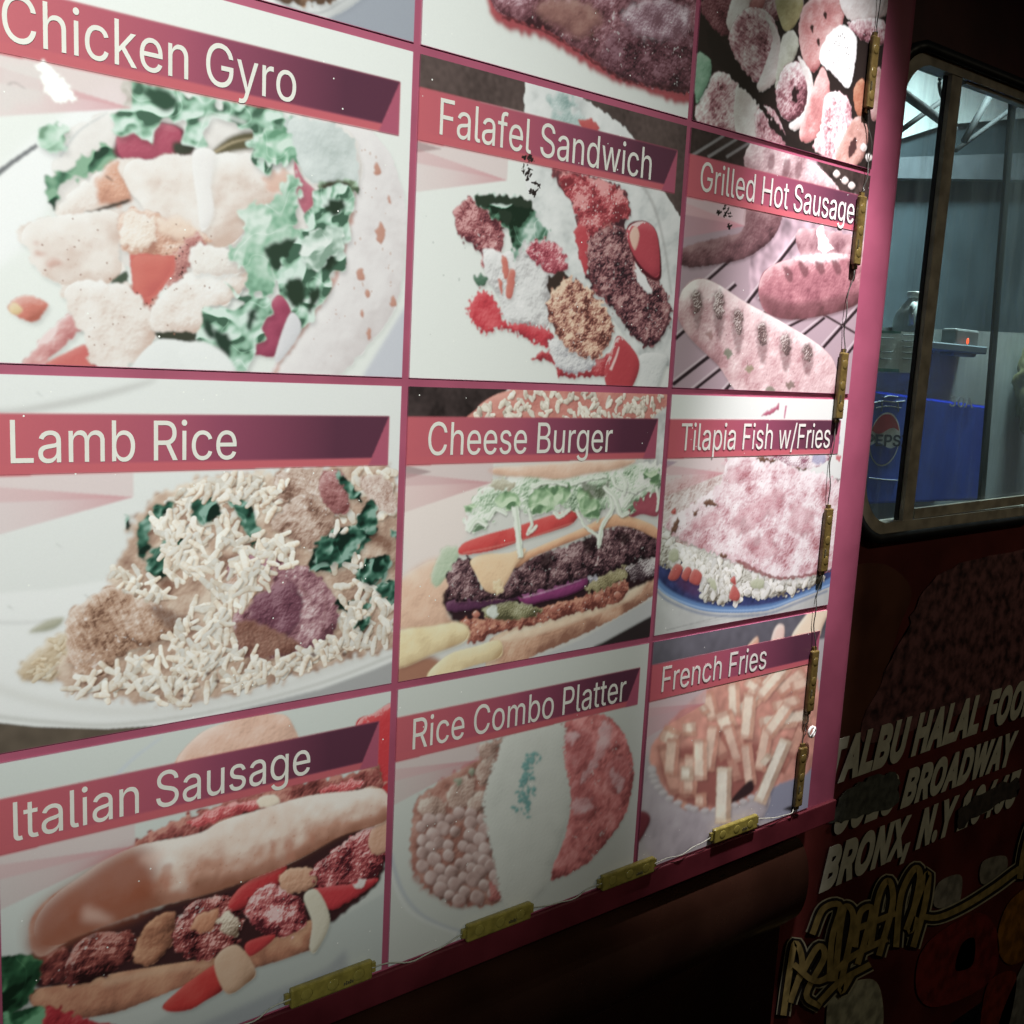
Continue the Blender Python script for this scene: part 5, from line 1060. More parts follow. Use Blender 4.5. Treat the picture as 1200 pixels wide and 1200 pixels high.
# truck shell behind the menu and round the cab
M_in = mat("cab_lining", (.06, .085, .10), .5, bump=.08, bs=30, mot=.3, ms=5)
M_ceil = mat("cab_ceiling", (.66, .78, .78), .32, bump=.1, bs=25, mot=.2, ms=6)
bm = bmesh.new()
add_box(bm, P((-9 + 2.45) / 2, 1.3, 2.72), (11.4 * U, 4.94 * U, 9.0 * U)); from_bm("kitchen_body", bm, M_skirt, truck)
D2, XE, CV = 3.2, 13.0, -2.9
for nm, q, dv, m in (("cab_floor", ((2.46, 2.6, DW + .15), (XE, 2.6, DW + .15), (XE, 2.6, D2), (2.46, 2.6, D2)), (0, 0, -.03), M_in), ("cab_ceiling", ((2.46, CV, DW + .15), (XE, CV, DW + .15), (XE, CV, D2), (2.46, CV, D2)), (0, 0, .03), M_ceil),
                     ("cab_partition", ((2.46, CV, D2), (XE, CV, D2), (XE, 2.6, D2), (2.46, 2.6, D2)), (0, .03, 0), M_in), ("cab_end_wall", ((XE, CV, DW + .15), (XE, CV, D2), (XE, 2.6, D2), (XE, 2.6, DW + .15)), (.03, 0, 0), M_in)):
    bm = bmesh.new(); add_prism(bm, [P(*p) for p in q], Vector(dv)); from_bm(nm, bm, m, truck)
bm = bmesh.new(); add_prism(bm, [at(*p, D2 - .12) for p in ((1020, 174), (1108, 146), (1250, 134), (1262, 10), (1020, -20))], Vector((0, .02, 0))); from_bm("bright_liner", bm, M_ceil, truck)
# lower body: rounded rail and skirt under the menu panel
bm = bmesh.new()
prof = [(.22, 3.17), (.12, 3.185)] + [(.06 - .10 * math.sin(t), 3.41 - .22 * math.cos(t)) for t in np.linspace(.15, 2.6, 16)] + [(.10, 3.70), (.10, 4.9), (.22, 4.9)]
A = [bm.verts.new(P(-8.5, v, d)) for d, v in prof]; B = [bm.verts.new(P(2.42, v, d)) for d, v in prof]
for i in range(len(prof)):
    j = (i + 1) % len(prof); bm.faces.new((A[i], A[j], B[j], B[i]))
bm.faces.new(A); bm.faces.new(B[::-1])
rail = from_bm("rub_rail", bm, M_rail, truck, False)
for p in rail.data.polygons: p.use_smooth = len(p.vertices) == 4
tag(rail, "rounded glossy maroon rail running under the menu")

# ---------------------------------------------------------------- the menu panel
board = empty("menu_board", P(.6, 3.14, .1), "large rose-framed menu panel of twelve food pictures with white dish names", "menu board")
bm = bmesh.new()
add_box(bm, P(.67, .98, DW / 2 + .001), (4.06 * U, (DW - .004) * U, 4.30 * U), None, .10 * U, 6)
panel = from_bm("backing_panel", bm, M_rose, board, True)
bm = bmesh.new(); add_box(bm, P(.66, 3.078, .000), (3.95 * U, .026 * U, .112 * U), None, .0012, 2)
tag(from_bm("lower_trim", bm, mat("dark_red_trim", (.085, .010, .016), .45, bump=.08, bs=60, mot=.3, ms=14), board), "dark red trim strip under the pictures")
ROWS = {(-1, -1): ("picture", "dish on a white plate, cut off above"), (0, -1): ("picture", "thick grilled steak on white"), (1, -1): ("picture", "skewered meat, onion and tomato kebabs"),
        (-1, 0): ("Chicken Gyro", "chicken gyro with frilly lettuce on flat bread"), (0, 0): ("Falafel Sandwich", "falafel sandwich in white pita with tomato"), (1, 0): ("Grilled Hot Sausage", "grilled sausages on a wire grill"),
        (-1, 1): ("Lamb Rice", "lamb pieces with rice and spinach on a white plate"), (0, 1): ("Cheese Burger", "cheese burger with shredded lettuce in a sesame bun"), (1, 1): ("Tilapia Fish w/Fries", "tilapia fish over rice on a blue plate"),
        (-1, 2): ("Italian Sausage", "sausage roll with peppers in a long bun"), (0, 2): ("Rice Combo Platter", "white rice between chickpeas and red curry"), (1, 2): ("French Fries", "french fries in a ruffled white cup")}
SPAN = {"Chicken Gyro": (.053, .673), "Falafel Sandwich": (.074, .844), "Grilled Hot Sausage": (.066, .905), "Lamb Rice": (.051, .538), "Cheese Burger": (.076, .755),
        "Tilapia Fish w/Fries": (.066, .892), "Italian Sausage": (.040, .748), "Rice Combo Platter": (.063, .892), "French Fries": (.064, .626)}
def sheet(name, x0, x1, v0, v1, d, parent, nx=1):
    """thin printed sheet with its piece of the picture"""
    bm = bmesh.new(); uvl = bm.loops.layers.uv.new("print"); t = .0018
    f = [bm.verts.new(P(x, v, d)) for x, v in ((x0, v1), (x1, v1), (x1, v0), (x0, v0))]
    b = [bm.verts.new(q.co + Vector((0, t, 0))) for q in f]
    faces = [bm.faces.new(f)] + [bm.faces.new((f[(i + 1) % 4], f[i], b[i], b[(i + 1) % 4])) for i in range(4)]
    for fc in faces:
        for l in fc.loops:
            l[uvl].uv = ((l.vert.co.x / U - BX0) / (BX1 - BX0), 1 - ((Z0 - l.vert.co.z) / U - BV0) / (BV1 - BV0))
    me = bpy.data.meshes.new(name); bm.to_mesh(me); bm.free()
    return mobj(name, me, M_print, parent)
try:                                                        # Blender's own interface face, a plain grotesque
    import os
    FONT = bpy.data.fonts.load(os.path.join(bpy.utils.system_resource('DATAFILES'), "fonts", "Inter.woff2"))
except Exception:
    FONT = None
from mathutils.geometry import delaunay_2d_cdt
def text_mesh(s, bold=0.0, shear=0.0):
    """flat lettering: glyph outlines filled by winding number (overlapping contours stay whole)"""
    c = bpy.data.curves.new("lettering", 'FONT'); c.body = s; c.size = 1; c.space_character = 1 + bold * 1.6; c.shear = shear; c.resolution_u = 5; c.fill_mode = 'NONE'
    if FONT: c.font = FONT
    o = bpy.data.objects.new("lettering", c); col.objects.link(o)
    dg = bpy.context.evaluated_depsgraph_get(); dg.update(); src = bpy.data.meshes.new_from_object(o.evaluated_get(dg))
    co = np.array([v.co[:2] for v in src.vertices]); ed = [tuple(e.vertices) for e in src.edges]
    bpy.data.objects.remove(o); bpy.data.curves.remove(c); bpy.data.meshes.remove(src)
    nb = {}
    for p, q in ed: nb.setdefault(p, []).append(q); nb.setdefault(q, []).append(p)
    seen = set(); A = []; B = []; loops = []
    for st in sorted(nb):
        if st in seen: continue
        loop = [st]; seen.add(st); cur = min(nb[st])
        while cur not in seen:
            loop.append(cur); seen.add(cur); nx = [q for q in nb[cur] if q not in seen]
            if not nx: break
            cur = nx[0]
        A += loop; B += loop[1:] + loop[:1]; loops.append(loop)
    if bold:                                                # heavier strokes: push every outline outwards
        area = lambda q: 0.5 * np.sum(q[:, 0] * np.roll(q[:, 1], -1) - np.roll(q[:, 0], -1) * q[:, 1])
        sg = np.sign(max((area(co[l]) for l in loops), key=abs)); new = co.copy()
        for l in loops:
            q = co[l]; e1 = q - np.roll(q, 1, 0); e2 = np.roll(q, -1, 0) - q
            n1 = np.stack([e1[:, 1], -e1[:, 0]], 1); n2 = np.stack([e2[:, 1], -e2[:, 0]], 1)
            n1 /= np.linalg.norm(n1, axis=1)[:, None] + 1e-9; n2 /= np.linalg.norm(n2, axis=1)[:, None] + 1e-9
            m_ = n1 + n2; m_ /= np.maximum((m_ * n1).sum(1), .45)[:, None]; new[l] = q + m_ * bold * sg
        co = new
    pa, pb = co[A], co[B]
    vs, _, fs, *_r = delaunay_2d_cdt([Vector(p) for p in co], ed, [], 0, 1e-5)
    vs = np.array([v[:] for v in vs]); keep = []
    for f in fs:
        x, y = vs[list(f)].mean(0)
        up_ = (pa[:, 1] <= y) & (pb[:, 1] > y); dn = (pa[:, 1] > y) & (pb[:, 1] <= y)
        side = (pb[:, 0] - pa[:, 0]) * (y - pa[:, 1]) - (x - pa[:, 0]) * (pb[:, 1] - pa[:, 1])
        if (up_ & (side > 0)).sum() - (dn & (side < 0)).sum() != 0: keep.append(list(f))
    me = bpy.data.meshes.new("lettering"); me.from_pydata([(p[0], p[1], 0) for p in vs], [], keep)
    bm = bmesh.new(); bm.from_mesh(me); bmesh.ops.delete(bm, geom=[v for v in bm.verts if not v.link_faces], context='VERTS'); bm.to_mesh(me); bm.free()
    return me
def bounds(me):
    a = np.array([v.co for v in me.vertices]); return a.min(0), a.max(0)
_h = text_mesh("H"); CAPH = bounds(_h)[1][1]; bpy.data.meshes.remove(_h)
def solid(me, t):
    """give flat lettering a real thickness t towards the viewer"""
    bm = bmesh.new(); bm.from_mesh(me)
    r = bmesh.ops.extrude_face_region(bm, geom=bm.faces[:])
    bmesh.ops.translate(bm, verts=[g for g in r['geom'] if isinstance(g, bmesh.types.BMVert)], vec=(0, -t, 0))
    bmesh.ops.recalc_face_normals(bm, faces=bm.faces); bm.to_mesh(me); bm.free()
for (i, j), (title, what) in ROWS.items():
    g = .013
    pic = sheet("food_picture", i * CW + g, (i + 1) * CW - g, j + g, j + 1 - (g if j < 2 else -.012), -.003, board)
    tag(pic, "printed picture of " + what)
    if title == "picture": continue
    sheet("title_banner", i * CW + g + .002, i * CW + .9535 * CW, j + .108, j + .2625, -.0045, pic)
    me = text_mesh(title.replace("It", "lt")); lo, hi = bounds(me); a, b = SPAN[title]; sx = (b - a) * CW / (hi[0] - lo[0]); sz = .108 / CAPH
    for v in me.vertices:
        v.co = P(i * CW + a * CW + (v.co.x - lo[0]) * sx, j + .2335 - v.co.y * sz, -.0058)
    solid(me, .0002)
    mobj("title_lettering", me, M_letter, pic)

# ---------------------------------------------------------------- LED modules and their cable along the edge of the menu
def make_module(name, loc, vertical, label):
    t = empty(name, loc, label, "LED module", "LED modules around the menu")
    Lm, Wm, Hm = .300 * U, (.052 if vertical else .068) * U, .022 * U
    R = Matrix.Rotation(math.pi / 2, 3, 'Y') if vertical else Matrix.Identity(3)
    bm = bmesh.new(); add_box(bm, (0, -Hm / 2, 0), (Lm, Hm, Wm), None, .0016, 2)
    add_box(bm, (Lm / 2 + .0022, -Hm * .3, 0), (.004, Hm * .55, Wm * .5)); add_box(bm, (-Lm / 2 - .0022, -Hm * .3, 0), (.004, Hm * .55, Wm * .5))
    def place(bm2, n, m, sm=False):
        for v in bm2.verts: v.co = R @ v.co + Vector(loc)
        return from_bm(n, bm2, m, t, sm)
    place(bm, "housing", M_led_b if vertical else M_led)
    for k in (-1, 0, 1):
        bm = bmesh.new(); r = bmesh.ops.create_uvsphere(bm, u_segments=12, v_segments=8, radius=.0050)
        for v in bm.verts: v.co = Vector((v.co.x * 1.1 + k * Lm * .32, v.co.y * .10 - Hm, v.co.z))
        place(bm, "lens", M_lens_b if vertical else M_lens, True)
    bm = bmesh.new(); 
    for k in range(5): add_box(bm, (.0105 + k * .0019 - .03 * (0), -Hm - .0003, -.0032 + .0004 * (k % 2)), (.0011, .0006, .0022 + .001 * (k % 2)))
    place(bm, "printed_mark", M_sticker)
    return t
RX = 1.915 * CW
MODS = [(RX, -.405, 1, "browned LED module over the kebab picture, topmost on the right edge"),
        (RX + .02, .262, 1, "browned LED module beside the word Sausage of the grilled sausage title"),
        (RX, .951, 1, "browned LED module crossing the line between grilled sausage and tilapia pictures"),
        (RX, 1.665, 1, "browned LED module over the right end of the tilapia fish picture"),
        (RX, 2.346, 1, "browned LED module beside the french fries title, above the clear ring"),
        (RX - .02, 2.822, 1, "lowest browned LED module of the right edge, under the clear ring"),
        (1.515 * CW, 2.966, 0, "yellowed LED module under the french fries cup"),
        (.955 * CW, 2.988, 0, "yellowed LED module under the corner where the platter and fries pictures meet"),
        (.398 * CW, 2.984, 0, "yellowed LED module under the chickpeas of the rice platter"),
        (-.177 * CW, 2.980, 0, "yellowed LED module under the Italian sausage picture, nearest the camera")]
for x, v, vert, lab in MODS: make_module("led_module", P(x, v, -.0070), vert, lab)
def cable(name, pts, label, m, r=.00065):
    bm = bmesh.new(); q = curve([(p[0], p[1]) for p in pts], 8); 
    add_tube(bm, [P(a, b, -.016 + .005 * math.sin(k * .9)) for k, (a, b) in enumerate(q)], r, 8); return tag(from_bm(name, bm, m, None, True), label, "cable")
rj = lambda a: a + rng.uniform(-.012, .012)
cable("led_cable", [(RX + .01, -1.2), (RX, -.9), (RX + .012, -.6), (RX, -.555), (RX, -.3), (RX - .006, -.25), (RX + .05, -.10), (RX + .035, .06), (RX + .02, .11), (RX + .02, .3), (RX + .018, .42), (RX - .015, .6), (RX, .79), (RX, .95), (RX, 1.10), (RX - .02, 1.3), (RX, 1.51), (RX, 1.66), (RX, 1.82), (RX - .028, 2.0), (RX, 2.19), (RX, 2.34), (RX, 2.5), (RX - .01, 2.58), (RX - .02, 2.67), (RX - .02, 2.97)],
      "thin grey cable joining the LED modules down the right edge", M_wire_d)
cable("led_cable", [(RX - .02, 2.97), (RX - .10, 3.0), (1.64 * CW, 2.966), (1.39 * CW, 2.966), (1.24 * CW, 2.995), (1.085 * CW, 2.988), (.83 * CW, 2.988), (.68 * CW, 3.01), (.525 * CW, 2.984), (.27 * CW, 2.984), (.11 * CW, 3.015), (-.05 * CW, 2.98), (-.30 * CW, 2.98), (-.42 * CW, 3.01), (-.62 * CW, 2.985), (-1.2, 3.0)],
      "thin pale cable joining the LED modules along the bottom edge", M_wire)
bm = bmesh.new(); c = P(RX + .022, 2.60, -.03)
add_tube(bm, [c + Vector((math.cos(a) * .0062, 0, math.sin(a) * .0062)) for a in np.linspace(0, math.tau, 20, endpoint=False)], .0016, 8, True)
add_tube(bm, [c + Vector((-.004, -.001, -.006)), c + Vector((0, -.002, 0)), c + Vector((.004, -.001, .006))], .0012, 6)
tag(from_bm("cable_clip", bm, M_clear, None, True), "small clear plastic ring clip between the two lowest modules of the right edge", "clip")

# ---------------------------------------------------------------- print on the cab wall
def wall_text(s, bl, br, top, mt, bold, shear, name="address_lettering", d=DW - .012):
    """lettering whose baseline runs from bl to br; `top` is a point on the cap line above bl"""
    me = text_mesh(s, bold, shear); lo, hi = bounds(me)
    a, b, c = (np.array(on_plane(*p, d)) for p in (bl, br, top)); ux = (b - a) / (hi[0] - lo[0]); uy = (c - a) / CAPH
    for v in me.vertices: w = a + ux * (v.co.x - lo[0]) + uy * v.co.y; v.co = P(w[0], w[1], d)
    solid(me, .0006); return mobj(name, me, mt, truck)
def decal(name, px, m, d, rag=0, rs=8, label=None, sp=True):
    pts = spline(np.array(px, float), 5) if sp else np.array(px, float)
    if rag: pts = pts + rng.normal(size=pts.shape) * rag
    bm = bmesh.new(); add_prism(bm, [at(x, y, d) for x, y in pts], Vector((0, .0006, 0)))
    bmesh.ops.triangulate(bm, faces=[f for f in bm.faces if len(f.verts) > 4])
    o = from_bm(name, bm, m, truck)
    if label: tag(o, label)
    return o
M_meat = mat("dark_meat_print", (.10, .040, .042), .5, bump=.15, bs=60, mot=.75, ms=55)
decal("brown_panel", [(985, 690), (1030, 660), (1068, 690), (1052, 740), (1035, 800), (1020, 850), (985, 870)], M_brown, DW - .004, label="brown patch of the printed wrap below the window")
decal("meat_picture", [(1012, 870), (1032, 800), (1062, 740), (1078, 700), (1108, 668), (1160, 652), (1230, 640), (1300, 640), (1290, 800), (1200, 812), (1110, 842)], M_meat, DW - .008, 1.2, label="dark picture of roasted meat printed below the window")
wall_text("TALBU HALAL FOOD", (967, 919), (1211, 832), (974, 873), M_white, .048, .18)
wall_text("3618 BROADWAY", (976, 976), (1187, 892), (983, 935), M_white, .048, .18)
wall_text("BRONX, N.Y 10463", (960, 1043), (1190, 940), (967, 999), M_white, .048, .18)
decal("paint_smear", [(972, 962), (990, 930), (1020, 912), (1048, 906), (1055, 922), (1048, 944), (1010, 956), (985, 962)], M_smear, DW - .017, 1.6, label="grey smear painted over the street number")
decal("paint_smear", [(1122, 972), (1128, 945), (1150, 932), (1192, 912), (1194, 926), (1180, 938), (1144, 958)], mat("thin_smear", (.03, .022, .018), .7, mot=.5, ms=90), DW - .017, 1.6, label="dark smear over the end of the address")
# gold lettering under the address: thick brush strokes, cream border, black edge, gold face
strokes = [[(918, 1190), (925, 1140), (932, 1105), (940, 1130), (926, 1175)], [(935, 1150), (958, 1110), (966, 1122), (945, 1165), (962, 1180)], [(952, 1095), (965, 1065), (985, 1062), (975, 1100), (972, 1150)],
           [(978, 1150), (986, 1080), (992, 1062), (1000, 1080), (985, 1160), (1000, 1140)], [(1002, 1110), (1008, 1070), (1022, 1065), (1014, 1100), (1005, 1130)], [(1020, 1110), (1030, 1050), (1042, 1032), (1046, 1060), (1030, 1120)],
           [(1000, 1090), (1025, 1080), (1050, 1070)], [(1050, 1110), (1056, 1050), (1072, 1018), (1078, 1030), (1066, 1090), (1075, 1075)], [(1062, 1090), (1080, 1040), (1088, 1024), (1084, 1060), (1070, 1110)],
           [(1080, 1074), (1100, 1075), (1130, 1062), (1165, 1040), (1200, 1015), (1240, 1000)], [(1195, 1030), (1202, 990), (1212, 965), (1216, 1000)], [(930, 1130), (960, 1150), (1000, 1120), (1040, 1100)], [(960, 1175), (985, 1150), (1020, 1130)]]
for w, m, d, nm in ((17, M_cream, DW - .016, "lettering_border"), (13.5, M_ink, DW - .022, "lettering_edge"), (7, M_gold, DW - .028, "gold_lettering")):
    bm = bmesh.new()
    for k, s in enumerate(strokes):
        q = curve(s, 6); g = np.gradient(q, axis=0); n = np.stack([-g[:, 1], g[:, 0]], 1); n /= np.linalg.norm(n, axis=1)[:, None] + 1e-9
        dd = d - .0004 * k; L = [at(*(p + e * w / 2), dd) for p, e in zip(q, n)]; R = [at(*(p - e * w / 2), dd) for p, e in zip(q, n)]
        for i in range(len(q) - 1): bm.faces.new([bm.verts.new(c) for c in (L[i], L[i + 1], R[i + 1], R[i])])
    from_bm(nm, bm, m, truck)
for nm, pts, c in (("bowl_picture", [(968, 1200), (975, 1165), (1010, 1148), (1030, 1155), (1035, 1200), (1020, 1240), (970, 1240)], (.30, .30, .22)),
                   ("red_picture", [(1078, 1120), (1105, 1090), (1150, 1070), (1170, 1100), (1160, 1150), (1100, 1180), (1075, 1165)], (.13, .012, .010)),
                   ("cup_picture", [(1095, 1062), (1100, 1035), (1125, 1025), (1127, 1045), (1120, 1062)], (.20, .19, .16)), ("cup_picture", [(1150, 1035), (1152, 1010), (1178, 1003), (1180, 1020), (1172, 1034)], (.16, .15, .12)),
                   ("orange_picture", [(1170, 1090), (1185, 1055), (1215, 1040), (1220, 1100), (1190, 1130), (1172, 1120)], (.22, .09, .012)),
                   ("bun_picture", [(1120, 1128), (1128, 1105), (1142, 1100), (1140, 1130), (1122, 1138)], (.28, .30, .24)),
                   ("sauce_picture", [(1150, 1190), (1160, 1150), (1190, 1140), (1185, 1190), (1170, 1230), (1150, 1230)], (.16, .02, .01)),
                   ("bottle_picture", [(1170, 1210), (1190, 1150), (1215, 1110), (1225, 1150), (1205, 1230)], (.22, .22, .20))):
    decal(nm, pts, mat(nm + "_ink", c, .5, mot=.4, ms=50), DW - .010)

# ---------------------------------------------------------------- things in the cab
DC = 1.0
M_blue = mat("blue_plastic", (.06, .13, .62), .4, mot=.12, ms=12, bump=.03, bs=40)
crate = empty("soda_crate", at(1080, 585, DC), "blue plastic soda box with a round red, white and blue emblem behind the glass", "soda box")
bm = bmesh.new(); a, b, c_, d_ = at(985, 452, DC), at(1158, 476, DC), at(1150, 586, DC), at(985, 592, DC)
add_prism(bm, [a, b, c_, d_], Vector((0, .22, 0))); bmesh.ops.bevel(bm, geom=bm.edges[:], offset=.004, segments=2, affect='EDGES')
from_bm("box_body", bm, M_blue, crate)
def disc(bm, cen, r, d, a0=0, a1=math.tau, n=40, lo=None, hi=None):
    x, v = on_plane(*cen, d); pts = []
    for k in range(n): 
        t = a0 + (a1 - a0) * k / (n - 1 if a1 - a0 < 6.2 else n); pts.append(P(x + r * math.cos(t), v - r * math.sin(t), d))
    add_prism(bm, pts, Vector((0, .0004, 0)))
EC, ER = (1037, 515), .168
bm = bmesh.new(); disc(bm, EC, ER * 1.07, DC - .004); emb = from_bm("emblem", bm, mat("emblem_white", (.62, .64, .62), .4, mot=.05, ms=40), crate)
def wave_part(name, up, m):
    x, v = on_plane(*EC, DC - .008); bm = bmesh.new(); pts = []
    t0, t1 = (math.radians(20), math.radians(160)) if up else (math.radians(-166), math.radians(-14))
    for k in range(24): t = t0 + (t1 - t0) * k / 23; pts.append((x + ER * math.cos(t), v - ER * math.sin(t)))
    a, b = pts[-1], pts[0]
    for k in range(1, 12): u = k / 12; pts.append((a[0] + (b[0] - a[0]) * u, a[1] + (b[1] - a[1]) * u + .02 * math.sin(u * math.tau) * (1 if up else 1)))
    add_prism(bm, [P(p[0], p[1], DC - .008) for p in pts], Vector((0, .0004, 0))); from_bm(name, bm, m, emb)
wave_part("red_field", True, mat("emblem_red", (.40, .03, .045), .4, mot=.08, ms=40)); wave_part("blue_field", False, mat("emblem_blue", (.03, .06, .36), .4, mot=.08, ms=40))
def face_text(s, bl, br, top, mt, bold, parent, name, d):
    me = text_mesh(s, bold); lo, hi = bounds(me); a, b, c = (np.array(on_plane(*p, d)) for p in (bl, br, top)); ux = (b - a) / (hi[0] - lo[0]); uy = (c - a) / CAPH
    for v in me.vertices: w = a + ux * (v.co.x - lo[0]) + uy * v.co.y; v.co = P(w[0], w[1], d)
    solid(me, .0003); return mobj(name, me, mt, parent)
face_text("PEPSI", (1015, 522), (1062, 523), (1016, 509), mat("emblem_ink", (.02, .025, .05), .5, mot=.1, ms=40), .02, emb, "emblem_lettering", DC - .012)
face_text("30A", (1112, 476), (1140, 478), (1113, 464), mat("pale_print", (.40, .44, .44), .5, mot=.1, ms=40), .012, crate, "printed_number", DC - .006)
M_pale = mat("pale_print_lines", (.45, .5, .55), .5, mot=.15, ms=60)
for q in ([(1024, 472), (1034, 470), (1048, 471), (1060, 470)], [(1026, 478), (1040, 476), (1056, 478)], [(1018, 560), (1036, 562), (1052, 563)], [(1036, 466), (1042, 464), (1052, 465)], [(1034, 470), (1033, 482)], [(1052, 470), (1053, 482)]):
    bm = bmesh.new(); add_tube(bm, [at(x, y, DC - .004) for x, y in curve(q, 4)], .0011, 6); from_bm("printed_line", bm, M_pale, crate)
# jug
jl = at(1066, 398, 1.25)
jug = empty("plastic_jug", jl, "white plastic gallon jug standing behind the left pane", "jug")
s = .020
bm = bmesh.new(); add_lathe(bm, jl, [(1.55 * s, 0), (1.7 * s, .2 * s), (1.7 * s, 1.6 * s), (1.5 * s, 2.3 * s), (.9 * s, 3.1 * s), (.55 * s, 3.5 * s), (.5 * s, 3.7 * s)], 24, .9)
from_bm("jug_body", bm, mat("milky_plastic", (.42, .47, .46), .7, mot=.1, ms=30), jug, True)
bm = bmesh.new(); add_lathe(bm, jl, [(.58 * s, 3.62 * s), (.62 * s, 3.66 * s), (.62 * s, 4.1 * s), (.56 * s, 4.16 * s)], 20); from_bm("jug_cap", bm, mat("jug_cap_plastic", (.62, .64, .60), .4, mot=.1, ms=30), jug, True)
bm = bmesh.new(); add_tube(bm, [jl + Vector(p) * s for p in ((-.9, -.6, 3.0), (-1.6, -.9, 2.7), (-1.85, -1.0, 2.0), (-1.6, -.9, 1.2))], .26 * s, 8); from_bm("jug_handle", bm, bpy.data.materials["milky_plastic"], jug, True)
shelf_z = jl.z
bm = bmesh.new(); add_box(bm, (jl.x + .02, jl.y + .02, shelf_z - .008), (.42, .09, .014), None, .002, 1); from_bm("cab_shelf", bm, M_in, truck)
# paper notice
nl = at(1050, 410, 0.97)
notice = empty("paper_notice", nl, "white printed notice with a green bar taped below the jug", "notice")
bm = bmesh.new(); add_prism(bm, [at(1018, 386, 0.97), at(1080, 390, 0.97), at(1077, 437, 0.97), at(1016, 436, 0.97)], Vector((0, .001, 0))); from_bm("paper_sheet", bm, mat("paper", (.50, .55, .52), .7, mot=.08, ms=30), notice)
M_greyink = mat("grey_ink", (.12, .15, .15), .7, mot=.2, ms=60)
for q in ((1058, 392, 1076), (1058, 399, 1077), (1058, 406, 1075), (1058, 413, 1076), (1058, 420, 1074), (1032, 396, 1048), (1032, 412, 1046), (1032, 420, 1044)): bm = bmesh.new(); add_tube(bm, [at(q[0], q[1], 0.962), at(q[2], q[1] + .6, 0.962)], .0009, 6); from_bm("text_line", bm, M_greyink, notice)
bm = bmesh.new(); add_prism(bm, [at(1018, 431, 0.955), at(1054, 432.5, 0.955), at(1054, 436.5, 0.955), at(1018, 435, 0.955)], Vector((0, .0006, 0))); M_green = mat("green_ink", (.02, .16, .13), .6, mot=.1, ms=40); from_bm("green_bar", bm, M_green, notice)
bm = bmesh.new(); add_prism(bm, [at(1018, 387, 0.955), at(1056, 388, 0.955), at(1056, 391, 0.955), at(1018, 390, 0.955)], Vector((0, .0006, 0))); from_bm("green_bar", bm, M_green, notice)
# counter front behind the notice
bm = bmesh.new(); add_prism(bm, [at(960, 380, 1.36), at(1240, 392, 1.36), at(1240, 640, 1.36), at(960, 640, 1.36)], Vector((0, .02, 0))); from_bm("counter_front", bm, mat("grey_counter", (.20, .235, .235), .45, bump=.05, bs=20, mot=.2, ms=7), truck)
# appliance with a red pilot lamp
al = at(1135, 402, 1.2); app = empty("control_box", al, "small grey control box with a glowing red pilot lamp", "control box")
bm = bmesh.new(); add_box(bm, al + Vector((0, .018, 0)), (.085, .03, .05), None, .004, 2); from_bm("box_housing", bm, mat("grey_box", (.11, .125, .125), .45, mot=.15, ms=30), app)
bm = bmesh.new(); bmesh.ops.create_uvsphere(bm, u_segments=12, v_segments=8, radius=.0042)
for v in bm.verts: v.co = Vector((v.co.x * .8, v.co.y * .5, v.co.z * 1.4)) + at(1134, 400, 1.185)
from_bm("pilot_lamp", bm, mat("red_lamp", (.5, .03, .01), .3, emit=(1, .10, .03), es=3.0, mot=.05, ms=40), app, True)
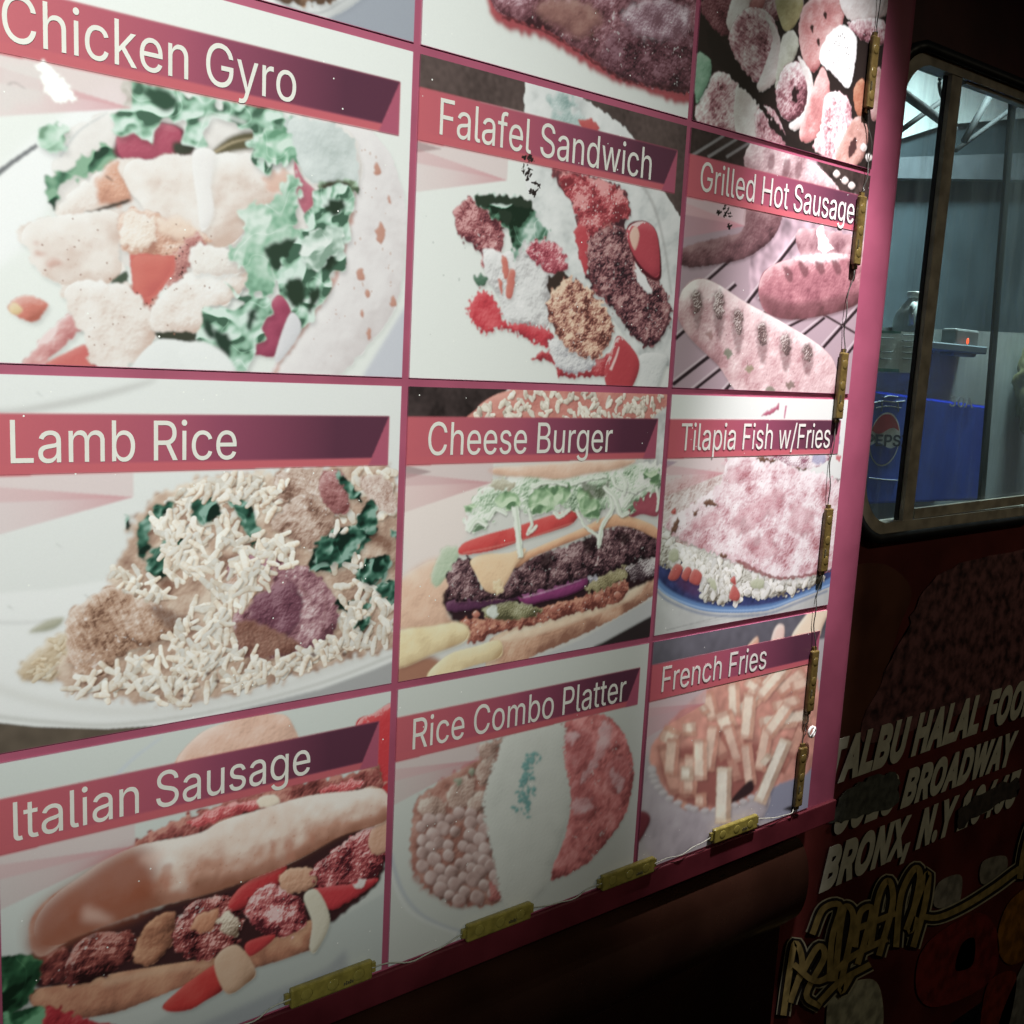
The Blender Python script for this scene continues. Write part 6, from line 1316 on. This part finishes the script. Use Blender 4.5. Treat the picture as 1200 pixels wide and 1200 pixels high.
# braces and a hose ring under the ceiling
M_steel = mat("dark_steel", (.014, .016, .017), .75, mot=.2, ms=30); M_steel.node_tree.nodes["Principled BSDF"].inputs["Specular IOR Level"].default_value = .1
br = empty("ceiling_bracket", at(1090, 130, 1.6), "dark crossed metal bracket under the bright cab ceiling", "bracket")
for p, q, d, r in (((1040, 96), (1118, 152), 1.6, .008), ((1046, 160), (1112, 112), 1.7, .005), ((1130, 165), (1160, 112), 1.6, .007), ((1120, 176), (1212, 108), 1.75, .005)):
    bm = bmesh.new(); add_tube(bm, [at(*p, d), at(*q, d)], r, 8); from_bm("bracket_arm", bm, M_steel, br, True)
bm = bmesh.new(); c = at(1108, 104, 1.5); add_tube(bm, [c + Vector((math.cos(t) * .020, math.sin(t) * .006, math.sin(t) * .026)) for t in np.linspace(0, math.tau, 24, endpoint=False)], .0038, 8, True)
tag(from_bm("cable_loop", bm, M_steel, None, True), "coiled dark cable loop hanging by the window top", "cable")
# strip of lining below the ceiling and a hanging curtain of dark plastic
bm = bmesh.new(); add_prism(bm, [at(1000, 186, 2.9), at(1300, 176, 2.9), at(1300, 212, 2.9), at(1000, 208, 2.9)], Vector((0, .05, 0))); from_bm("overhead_locker", bm, mat("locker_grey", (.10, .12, .135), .45, mot=.2, ms=10), truck)
bg_ = empty("plastic_bag", at(1196, 430, 1.0), "crumpled yellowish plastic bag at the right end of the window", "plastic bag")
bm = bmesh.new(); bmesh.ops.create_icosphere(bm, subdivisions=4, radius=1)
for v in bm.verts:
    n = v.co.normalized(); k = 1 + .16 * math.sin(7 * n.x + 3 * n.z) * math.sin(6 * n.z + 2 * n.y) + .08 * math.sin(17 * n.z + 9 * n.x) + .05 * math.sin(31 * n.x - 13 * n.y)
    v.co = Vector((n.x * .045 * k, n.y * .05 * k, n.z * .095 * k)) + at(1222, 450, 1.15)
from_bm("bag_skin", bm, mat("bag_film", (.10, .10, .05), .35, mot=.35, ms=25, bump=.3, bs=40), bg_, True)
# cab lamp (the lit ceiling fitting of the kitchen)
LP = (6.4, -2.35, 1.0)
lamp = empty("cab_lamp", P(LP[0], LP[1] - .05, LP[2]), "flat ceiling lamp lighting the cab", "lamp")
bm = bmesh.new(); add_box(bm, P(LP[0], LP[1] - .09, LP[2]), (.22, .10, .02), None, .004, 2); from_bm("lamp_housing", bm, mat("lamp_diffuser", (.7, .75, .75), .4, emit=(.85, 1, 1), es=1.5, mot=.02, ms=20), lamp)
al_ = bpy.data.lights.new("cab_lamp_light", 'AREA'); al_.energy = 50.0; al_.size = .2; al_.color = (.82, .97, 1.0)
alo = bpy.data.objects.new("cab_lamp_light", al_); col.objects.link(alo); alo.location = P(*LP); alo.parent = lamp; alo.matrix_parent_inverse = Matrix.Translation(-lamp.location)
